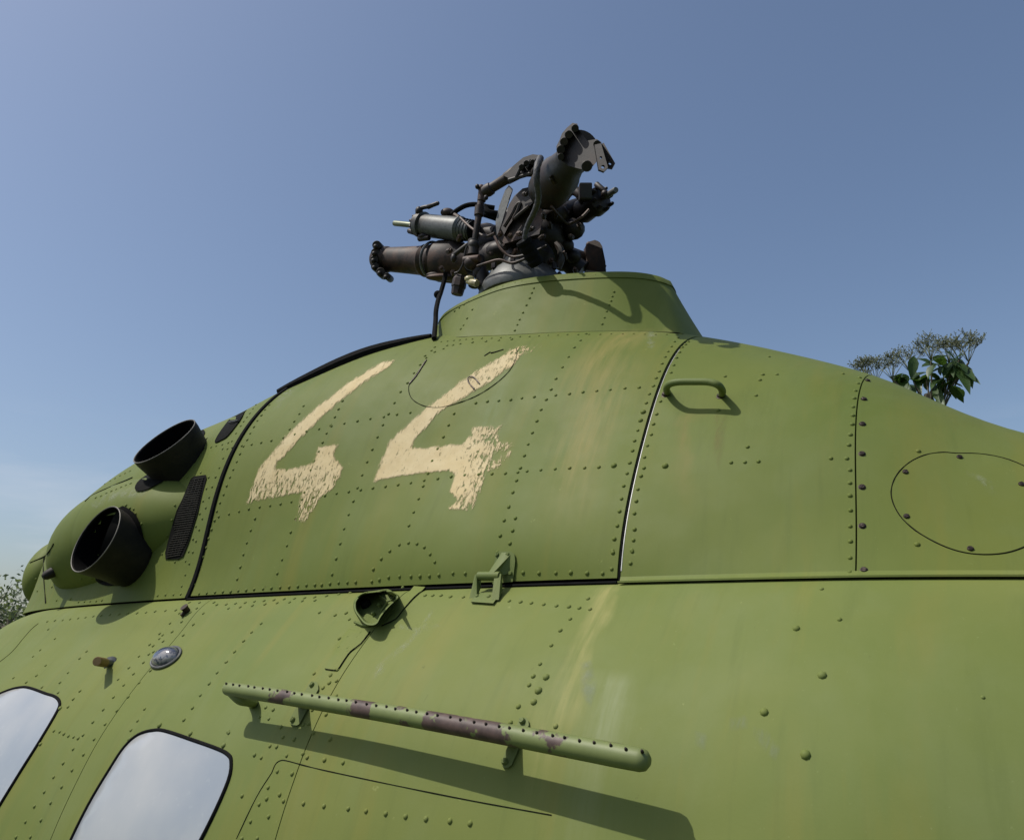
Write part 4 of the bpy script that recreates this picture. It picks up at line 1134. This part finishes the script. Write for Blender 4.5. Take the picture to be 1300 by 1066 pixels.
extrude_poly(bm, [H(x, y, -.16) for x, y in ((640,226),(652,213),(664,203),(676,199),(684,200),(684,222),(672,222),(660,222),(648,230))], FW*.05)
for (x, y) in ((668, 207), (676, 206), (662, 212), (682, 204)): cyl(bm, H(x, y, -.20), H(x, y, -.13), 3.6, 3.6, 10)
sub('horn_bracket', bm, M['oily'], smooth=False)
bm = bmesh.new()
for (x, y) in ((664, 211), (671, 207), (678, 212), (657, 219)): tube(bm, [H(x-2, y+6, -.19), H(x+3, y-4, -.19)], .005, 6)
tube(bm, [H(646, 229, -.185), H(682, 218, -.185)], .006, 6); sub('bracket_ribs', bm, M['grip'])
bm = bmesh.new()
for (x, y) in ((606, 237), (617, 251)): blob(bm, x, y, -.16, 3.0, 3.4)
sub('bolts', bm, M['oily'])['kind'] = 'stuff'
# grip pointing up towards the camera
A, B = H(693, 245, -.10), H(737, 188, -.36)
bm = bmesh.new()
kA = mpp(A)
lathe(bm, A, B, [(0, 22*kA), (.08, 26*kA), (.20, 27*kA), (.22, 25.5*kA), (.42, 25.5*kA), (.46, 23.5*kA), (.50, 22.5*kA), (.74, 17.5*kA), (.80, 19.5*kA), (1, 20*kA)], 36)
G2 = sub('blade_grip', bm, M['grip'], 'grip pointing up to the right')
bm = bmesh.new(); extrude_poly(bm, [H(x, y, -.36) for x, y in ((708,196),(707,186),(711,178),(714,170),(720,163),(727,157),(733,158),(735,165),(738,173),(745,179),(751,182),(757,177),(763,181),(762,190),(759,198),(757,205),(751,212),(742,215),(733,213),(722,210),(713,203))], (H(735, 188, -.36)-EYE).normalized()*.11)
pass
sub('root_fork', bm, M['oily'], smooth=False)
bm = bmesh.new()
for (x, y, r) in ((730, 161, 5.5), (722, 169, 6), (716, 178, 6), (712, 188, 6.3), (712, 197, 5), (758, 181, 5.5), (745, 209, 8)):
    c = H(x, y+2, -.38); dv = (c-EYE).normalized(); cyl(bm, c-dv*.055, c+dv*.05, r*.9, r*.9, 14)
sub('root_lugs', bm, M['oily'])
# lever with lightening holes
def holed(pa, pb, wa, wb, holes, dy):
    bm = bmesh.new(); n = 14
    out = []
    L = [(pa[0]+(pb[0]-pa[0])*i/n, pa[1]+(pb[1]-pa[1])*i/n) for i in range(n+1)]
    dx, dy_ = pb[0]-pa[0], pb[1]-pa[1]; q = math.hypot(dx, dy_); nx, ny = -dy_/q, dx/q
    o_ = [Vector((pa[0]+nx*wa, pa[1]+ny*wa)), Vector((pb[0]+nx*wb, pb[1]+ny*wb)), Vector((pb[0]+dx/q*4, pb[1]+dy_/q*4)), Vector((pb[0]-nx*wb, pb[1]-ny*wb)), Vector((pa[0]-nx*wa, pa[1]-ny*wa))]
    pts = list(o_); ed = [(i, (i+1) % 5) for i in range(5)]; rings = []
    for (t, rr) in holes:
        cx, cy = pa[0]+dx*t, pa[1]+dy_*t; s0 = len(pts)
        for k in range(12): pts.append(Vector((cx+rr*math.cos(k*math.pi/6), cy+rr*math.sin(k*math.pi/6))))
        ed += [(s0+k, s0+(k+1) % 12) for k in range(12)]; rings.append((cx, cy, rr))
    v2, e2, f2, _, _, _ = delaunay_2d_cdt(pts, ed, [], 1, 1e-5)
    V = [(bm.verts.new(H(v.x, v.y, dy)), bm.verts.new(H(v.x, v.y, dy)+FW*.014)) for v in v2]; cnt = {}
    for f in f2:
        cx, cy = sum(v2[i].x for i in f)/len(f), sum(v2[i].y for i in f)/len(f)
        if any(math.hypot(cx-a, cy-b) < r for a, b, r in rings): continue
        bm.faces.new([V[i][0] for i in f]); bm.faces.new([V[i][1] for i in reversed(f)])
        for a in range(len(f)):
            k = frozenset((f[a], f[(a+1) % len(f)])); cnt[k] = cnt.get(k, 0)+1
    for k, c in cnt.items():
        if c == 1:
            a, b = tuple(k); bm.faces.new((V[a][0], V[b][0], V[b][1], V[a][1]))
    return bm
# two arms of the drooped lever
sub('lever', holed((759, 183), (766, 214), 4.2, 6.0, [(.55, 1.7), (.93, 2.4)], -.43), M['oily'], smooth=False)
sub('lever', holed((763, 183), (776, 210), 3.8, 5.6, [(.90, 2.1)], -.36), M['oily'], smooth=False)
# braided hose in front of the upper grip
bm = bmesh.new(); hp_ = spline([H(686,201,-.30),H(682,212,-.34),H(681,228,-.34),H(683,243,-.32),H(683,256,-.30),H(678,270,-.28),H(671,284,-.26),H(667,297,-.25),H(667,308,-.24)], 6)
tube(bm, hp_, [(.0100-.0026*i/len(hp_))+.0005*math.sin(i*1.9) for i in range(len(hp_))], 12); sub('braided_hose', bm, M['hose'])
bm = bmesh.new(); hp2 = [H(664,305,-.24).lerp(H(682,336,-.18), t) for t in np.linspace(0, 1, 12)]
tube(bm, hp2, [.022+.0022*math.sin(i*2.2) for i in range(12)], 14); sub('hose_sleeve', bm, M['rubber'])
# right damper and the third, half hidden grip
bm = bmesh.new(); cyl(bm, H(762,253,.06), H(782,241,.0), 3.9, 3.9, 14); sub('damper_rod', bm, M['alloy'])
bm = bmesh.new(); prof(bm, H(764,252,.04), H(718,284,.12), [(0, 10), (.04, 17), (.2, 18), (.24, 15), (.5, 16), (.55, 13), (1, 12)], 26); a_ = H(764, 252, .04); dd = (H(718, 284, .12)-a_).normalized(); bolts(bm, a_, -dd, .036, 8, .006, .014, .3)
blob(bm, 768, 246, .02, 5, 5); cyl(bm, H(757,234,.02), H(768,243,.02), 4, 3.5, 10); sub('damper_cylinder', bm, M['oily'], 'dark damper cylinder on the right')
bm = bmesh.new(); box(bm, H(743, 244, .0), RT*.020, UP*.026, FW*.02, .005); sub('valve_block', bm, M['grip'], smooth=False)
bm = bmesh.new(); tube(bm, spline([H(716,252,.02),H(722,244,.02),H(729,242,.02),H(737,248,.02),H(742,256,.03)], 5), .016, 10); sub('damper_link', bm, M['oily'])
bm = bmesh.new(); blob(bm, 727, 291, .06, 16, 14); blob(bm, 712, 292, .05, 14, 12); cyl(bm, H(690,285,.04), H(725,280,.06), 13, 13, 16); blob(bm, 715, 262, .05, 9, 7); sub('drag_hinge', bm, M['oily'])
bm = bmesh.new(); prof(bm, H(702,318,.10), H(738,345,.16), [(0, 12), (.2, 17), (.5, 16), (.6, 13), (1, 15)], 20); blob(bm, 718, 312, .08, 11, 11); blob(bm, 728, 326, .1, 10, 9); sub('blade_grip', bm, M['oily'], 'third grip, half hidden behind the fairing')
bm = bmesh.new(); tube(bm, spline([H(706,310,.0),H(712,318,.0),H(712,330,.0),H(708,340,.0)], 5), .012, 8); sub('yellowed_web', bm, M['grip'])
bm = bmesh.new(); extrude_poly(bm, [H(x, y, .2) for x, y in ((743,345),(743,325),(742,315),(747,309),(754,307),(760,310),(763,315),(763,324),(767,334),(768,348))], FW*.07)
for (x, y) in ((748, 311), (757, 310), (761, 318)): blob(bm, x, y, .2, 4.5, 4.5)
cyl(bm, H(764,336,.2), H(769,338,.2), 2, 1.5, 8); sub('root_fork', bm, M['rust'], smooth=False)
# loose cable hanging from the left grip
bm = bmesh.new(); tube(bm, spline([H(566,346,-.1),H(564,356,-.1),H(560,370,-.12),H(556,382,-.16),H(553.5,395,-.2),H(553,408,-.22),on(551,430,.006)], 6), .0075, 8); blob(bm, 556, 374, -.13, 5.5, 5.5, 4); sub('loose_cable', bm, M['rubber'])
rr_ = random.Random(3); bm = bmesh.new()
for (x, y, dy) in ((636,296,-.16),(648,300,-.16),(662,296,-.17),(676,290,-.17),(640,312,-.12),(655,318,-.14),(668,314,-.14),(690,300,-.14),(698,284,-.12),(706,270,-.1),(624,322,-.12),(612,330,-.12),(586,318,-.12),(572,318,-.14),(560,340,-.12),(575,345,-.12),(700,330,-.02),(716,322,.0),(730,342,.05),(724,300,-.02),(735,285,-.02),(646,340,-.1),(660,345,-.1),(628,345,-.1),(584,300,-.1),(668,246,-.18),(680,262,-.2),(700,226,-.28),(690,272,-.22)):
    c = H(x, y, dy); ax_ = (-FW+Vector((rr_.uniform(-.5, .5), rr_.uniform(-.5, .5), rr_.uniform(-.3, .6)))).normalized(); k = mpp(c)
    lathe(bm, c-ax_*.02, c+ax_*.008, [(0, 3.4*k), (.7, 3.4*k), (.72, 2.2*k), (1, 2.0*k)], 6)
sub('bolts', bm, M['rust'], smooth=False)['kind'] = 'stuff'
for P_ in ([(606,338,-.16),(618,334,-.17),(634,330,-.17),(650,334,-.16),(668,328,-.16)], [(628,300,-.17),(636,316,-.17),(650,326,-.16),(672,322,-.16),(694,312,-.14)], [(700,262,-.16),(712,276,-.08),(722,284,-.04),(738,276,-.03),(748,266,-.02)], [(584,276,-.09),(592,284,-.1),(602,292,-.11),(616,300,-.12),(628,296,-.14)]):
    bm = bmesh.new(); tube(bm, spline([H(*q) for q in P_], 6), .0042, 6); sub('lock_wire', bm, M['rust'])

# streaks of dried water and rust at the places the photograph shows them
mu_ = M['paint']; streaks(mu_, .545, 1, .022, 2.45, 2.70, (.21, .165, .05), .5)
streaks(M['paint'], .78, 1, .10, 2.45, 3.02, (.235, .205, .065), .75)
streaks(M['paint'], 1.03, 1, .05, 2.6, 2.98, (.16, .20, .085), .55)
streaks(M['paint_low'], .655, 1, .035, 2.02, 2.36, (.29, .275, .10), .85)
streaks(M['paint_low'], .58, 1, .05, 1.95, 2.22, (.24, .27, .14), .6)

# ------------------------------------------------------------------ elder bush behind the aft cowling
def leaf_mat(name, a, b, rough=.45, trans=.25):
    m, n, l, p = new_mat(name)
    oi = n.new('ShaderNodeObjectInfo')
    c = mix(n, l, rng(n, l, tex(n, l, 6, 4, .6), .3, .7), a, b); l.new(c, p.inputs['Base Color']); p.inputs['Roughness'].default_value = rough
    tr = n.new('ShaderNodeBsdfTranslucent'); tr.inputs['Color'].default_value = (b[0]*1.6, b[1]*1.8, b[2]*.8, 1)
    ms = n.new('ShaderNodeMixShader'); ms.inputs[0].default_value = trans
    l.new(p.outputs[0], ms.inputs[1]); l.new(tr.outputs[0], ms.inputs[2]); l.new(ms.outputs[0], n['Material Output'].inputs['Surface'])
    return m
LEAF = leaf_mat('elder_leaf', (.028, .062, .014), (.055, .10, .026))
BARK = simple('elder_bark', (.10, .085, .055), .8, 0, .35, 50, .5)
STALK = simple('elder_stalk', (.12, .135, .06), .6, 0, .3, 40)
BERRY = simple('elder_bud', (.15, .15, .085), .6, 0, .5, 90)
def leaflet(bm, base, tip, width, nrm, droop=.12):
    ax = tip-base; L = ax.length; ax.normalize(); sd = ax.cross(nrm).normalized(); nrm = sd.cross(ax).normalized()
    if nrm.z < 0: nrm = -nrm
    rowsL, rowsR, mids = [], [], []
    for t, w in ((0, .02), (.12, .55), (.35, 1), (.6, .88), (.82, .48), (1, .01)):
        c = base+ax*L*t - nrm*L*droop*t*t*2
        mids.append(bm.verts.new(c)); rowsL.append(bm.verts.new(c+sd*width*w+nrm*width*w*.35)); rowsR.append(bm.verts.new(c-sd*width*w+nrm*width*w*.35))
    for i in range(5):
        bm.faces.new((mids[i], mids[i+1], rowsL[i+1], rowsL[i])); bm.faces.new((mids[i+1], mids[i], rowsR[i], rowsR[i+1]))
YE = 3.6
def E_(px, py, dy=0.0): return at_y(px, py, YE+dy)
e0 = E_(1190, 560); ELD = thing('elder_bush', 'leafy elder bush with flat seed heads rising behind the aft cowling', 'bush', (e0.x, e0.y, 0))
bm = bmesh.new()
root = Vector((e0.x, e0.y, -.02)); f1 = E_(1178, 500)
tube(bm, spline([root, root+Vector((.06, .03, 1.0)), root+Vector((-.03, .05, 2.0)), f1-Vector((.02, 0, .3)), f1], 6), [.05-.0014*i for i in range(25)], 10)
heads = [((1112, 466), 24), ((1133, 462), 27), ((1155, 452), 24), ((1182, 438), 25), ((1205, 441), 20), ((1218, 437), 29), ((1230, 440), 22), ((1100, 463), 18)]
forks = []
for (hx, hy), w in heads:
    b_ = E_(hx, hy+20, random.uniform(-.1, .1)); forks.append(b_); m_ = f1.lerp(b_, .5)+Vector((0, 0, -.05))
    tube(bm, spline([f1+Vector((random.uniform(-.02, .02), 0, -random.uniform(.02, .3))), m_, b_], 5), .0038, 6)
for k, (x, y) in enumerate(((1176, 480), (1200, 470), (1222, 470), (1205, 488), (1160, 485), (1190, 500))):
    tube(bm, [f1-Vector((0, 0, .15)), E_(x, y)], .0035, 6)
part('trunk', bm, BARK, ELD)
for ((hx, hy), w), fb in zip(heads, forks):
    bm = bmesh.new(); kk = mpp(fb)
    for a in range(9):
        an = a*2*math.pi/9+random.random()*.6; rr = w*.9*kk*random.uniform(.35, 1.0)
        e1 = fb+Vector((math.cos(an)*rr*.55, math.sin(an)*rr*.55, .055)); tube(bm, [fb, e1], .0014, 4)
        for b in range(3):
            an2 = an+random.uniform(-.9, .9); e2 = e1+Vector((math.cos(an2)*rr*.5, math.sin(an2)*rr*.5, .022+random.uniform(-.01, .012))); tube(bm, [e1, e2], .0009, 3)
            for c in range(6):
                e3 = e2+Vector((random.uniform(-1, 1)*.022, random.uniform(-1, 1)*.022, random.uniform(.004, .026))); tube(bm, [e2, e3], .0008, 3)
                bmesh.ops.create_icosphere(bm, subdivisions=1, radius=random.uniform(.0018, .0030), matrix=Matrix.Translation(e3))
    part('seed_head', bm, [STALK], ELD, angle=0)
lm_ = []
xr_ = random.Random(12); more = []
for _k in range(34):
    cx_, cy_ = xr_.choice([(1176,476),(1200,468),(1222,474),(1205,486),(1160,480),(1190,492),(1148,478),(1214,460)]); an_ = xr_.uniform(-.3, 3.4); L_ = xr_.uniform(12, 22)
    more.append((cx_+xr_.uniform(-6, 6), cy_+xr_.uniform(-6, 6), cx_+math.cos(an_)*L_, cy_+abs(math.sin(an_))*L_*.8, xr_.uniform(3, 5)))
for (x0, y0, x1, y1, w) in ((1165,456,1190,462,5),(1170,466,1198,458,6),(1160,452,1158,478,5),(1158,470,1168,490,4),(1206,455,1226,462,6),(1204,452,1180,455,5),(1210,458,1234,490,6),(1222,462,1236,486,5),(1212,464,1206,488,6),(1208,460,1196,472,5),(1196,480,1180,486,5),(1198,484,1182,478,4),(1199,483,1190,494,4),(1208,490,1222,506,5),(1214,492,1226,500,4),(1205,488,1214,502,4),(1180,500,1197,506,4),(1150,484,1132,474,6),(1152,486,1138,484,5),(1156,488,1160,500,4),(1145,478,1158,492,5),(1136,478,1152,490,5),(1188,462,1175,476,5),(1192,464,1204,474,5),(1200,446,1216,455,5),(1214,455,1222,448,4),(1172,480,1164,494,4),(1186,452,1200,460,5), *more):
    a_, b_ = E_(x0, y0, random.uniform(-.08, .08)), E_(x1, y1, random.uniform(-.1, .1)); bm = bmesh.new()
    leaflet(bm, a_, b_, w*1.3*mpp(a_), Vector((random.uniform(-.4, .4), -.5, .8))); part('leaf', bm, LEAF, ELD, angle=0)
bm = bmesh.new()
for i in range(1500):
    t = random.random(); z = .5+t*(f1.z-.62-.5); rr = .55*math.sin(min(1, t*1.2+.15)*2.4)+.1; an = random.random()*6.28; q = math.sqrt(random.random())*rr
    c = Vector((e0.x+math.cos(an)*q, e0.y+math.sin(an)*q, z)); d_ = Vector((random.uniform(-1, 1), random.uniform(-1, 1), random.uniform(-.8, .3))).normalized()
    leaflet(bm, c, c+d_*.09, .018, Vector((random.uniform(-.5, .5), random.uniform(-.5, .5), 1)))
o = part('foliage', bm, LEAF, ELD, angle=0); o['kind'] = 'stuff'

# ------------------------------------------------------------------ trees far to the left
LEAF2 = leaf_mat('pale_willow_leaf', (.085, .105, .06), (.13, .155, .09), .5, .3)
def far_tree(px, py, y, height_z, spread, label, seed, cat='tree', n=2600, dens=1):
    rd = random.Random(seed); p = at_y(px, py, y); T = thing('tree', label, cat, (p.x, p.y, 0)); bm = bmesh.new()
    base = Vector((p.x, p.y, -.05)); tips = []
    tube(bm, spline([base, base+Vector((.1, 0, height_z*.35)), base+Vector((-.1, .1, height_z*.7)), base+Vector((.05, .1, height_z*.95))], 5), [.16-.0085*i for i in range(16)], 8)
    for k in range(26):
        h = height_z*rd.uniform(.25, .92); an = rd.random()*6.28; L = spread*(1.15-h/height_z*.75)*rd.uniform(.5, 1); s0 = base+Vector((0, .05, h)); s1 = s0+Vector((math.cos(an)*L*.5, math.sin(an)*L*.5, L*.25)); s2 = s0+Vector((math.cos(an)*L, math.sin(an)*L, L*.55+rd.uniform(-.1, .2)))
        tube(bm, [s0, s1, s2], [.035, .02, .006], 5); tips += [s1.lerp(s2, t) for t in (.2, .5, .75, 1)]
        for q in range(3):
            e = s1.lerp(s2, rd.random())+Vector((rd.uniform(-.4, .4), rd.uniform(-.4, .4), rd.uniform(0, .5))); tube(bm, [s1.lerp(s2, .5), e], [.01, .003], 4); tips.append(e)
    tips.append(base+Vector((.05, .1, height_z)))
    part('trunk', bm, BARK, T)
    bm = bmesh.new()
    for i in range(n):
        c = rd.choice(tips)+Vector((rd.gauss(0, .14), rd.gauss(0, .14), rd.gauss(0, .13))); d_ = Vector((rd.uniform(-1, 1), rd.uniform(-1, 1), rd.uniform(-1, .7))).normalized()
        L = rd.uniform(.05, .10); sd = d_.cross(Vector((rd.uniform(-1, 1), rd.uniform(-1, 1), rd.uniform(-1, 1)))).normalized()*L*.22
        v = [bm.verts.new(c), bm.verts.new(c+d_*L*.5+sd), bm.verts.new(c+d_*L), bm.verts.new(c+d_*L*.5-sd)]; bm.faces.new(v)
    part('crown', bm, LEAF2, T, angle=0)
    return T
far_tree(2, 800, 5.6, 2.8, 1.3, 'pale green tree at the far left with its top showing beside the nose', 5, n=6000)
far_tree(34, 800, 7.2, 2.62, 1.2, 'lower pale tree seen just beneath the nose of the engine fairing', 9, n=5000)

# ------------------------------------------------------------------ scuffs, rubbed patches and one painted highlight
def scuff_mat(name, col, amount, vec):
    m, n, l, p = new_mat(name); p.inputs['Base Color'].default_value = (*col, 1); p.inputs['Roughness'].default_value = .8
    e = n.new('ShaderNodeAttribute'); e.attribute_name = 'edge'
    t = tex(n, l, 1.0, 7, .75, vec, .6)
    l.new(mul(n, l, mul(n, l, rng(n, l, e.outputs['Fac'], 0, 7), rng(n, l, t, .42, .68)), amount), p.inputs['Alpha']); return m
SW = scuff_mat('rubbed_white_and_highlight', (.42, .44, .36), .42, (60, 40, 30)); SS_ = scuff_mat('smear', (.27, .31, .24), .5, (14, 9, 5)); SO = scuff_mat('ochre_stain', (.22, .17, .06), .5, (20, 9, 4))  # SW serves rubbed paint and the painted nacelle highlight
raster_decal('scuff_and_highlight', [(470,868),(476,845),(495,828),(515,812),(535,790),(548,770),(552,775),(540,798),(520,820),(500,838),(484,858)], SW, P_L1, .0006, 4)
raster_decal('scuff_and_highlight', [(505,790),(525,795),(560,790),(560,797),(530,803),(505,798)], SW, P_L1, .0006, 4)
raster_decal('scuff_and_highlight', [(1225,595),(1245,602),(1262,612),(1266,625),(1256,628),(1244,612),(1228,604)], SW, P_HATCH, .0032, 3)
raster_decal('smear', [(955,920),(975,925),(992,950),(985,968),(970,955),(955,935)], SS_, P_L1, .0006, 5)
raster_decal('smear', [(880,925),(900,930),(896,955),(880,945)], SS_, P_L1, .0006, 5)
raster_decal('smear', [(925,910),(950,905),(950,925),(925,930)], SS_, P_L1, .0006, 5)
raster_decal('smear', [(735,840),(752,835),(760,870),(750,900),(735,880)], SS_, P_L1, .0006, 5)
raster_decal('stain', [(905,522),(925,522),(922,560),(912,600),(902,570)], SO, P_REAR, .0006, 5)
raster_decal('smear', [(820,418),(836,418),(832,440),(826,448),(820,440)], SW, P_ENGINE, .0006, 4)
raster_decal('scuff_and_highlight', [(345,520),(352,498),(372,482),(420,462),(470,448),(470,453),(425,472),(380,492),(360,512),(350,526)], SW, P_ENGINE, .0006, 4)
raster_decal('scuff_and_highlight', [(112,640),(140,622),(172,616),(195,622),(180,632),(150,634),(120,648)], SW, P_NAC, .0015, 4, FRONT)  # pale decal paints the highlight along the nacelle's upper ridge
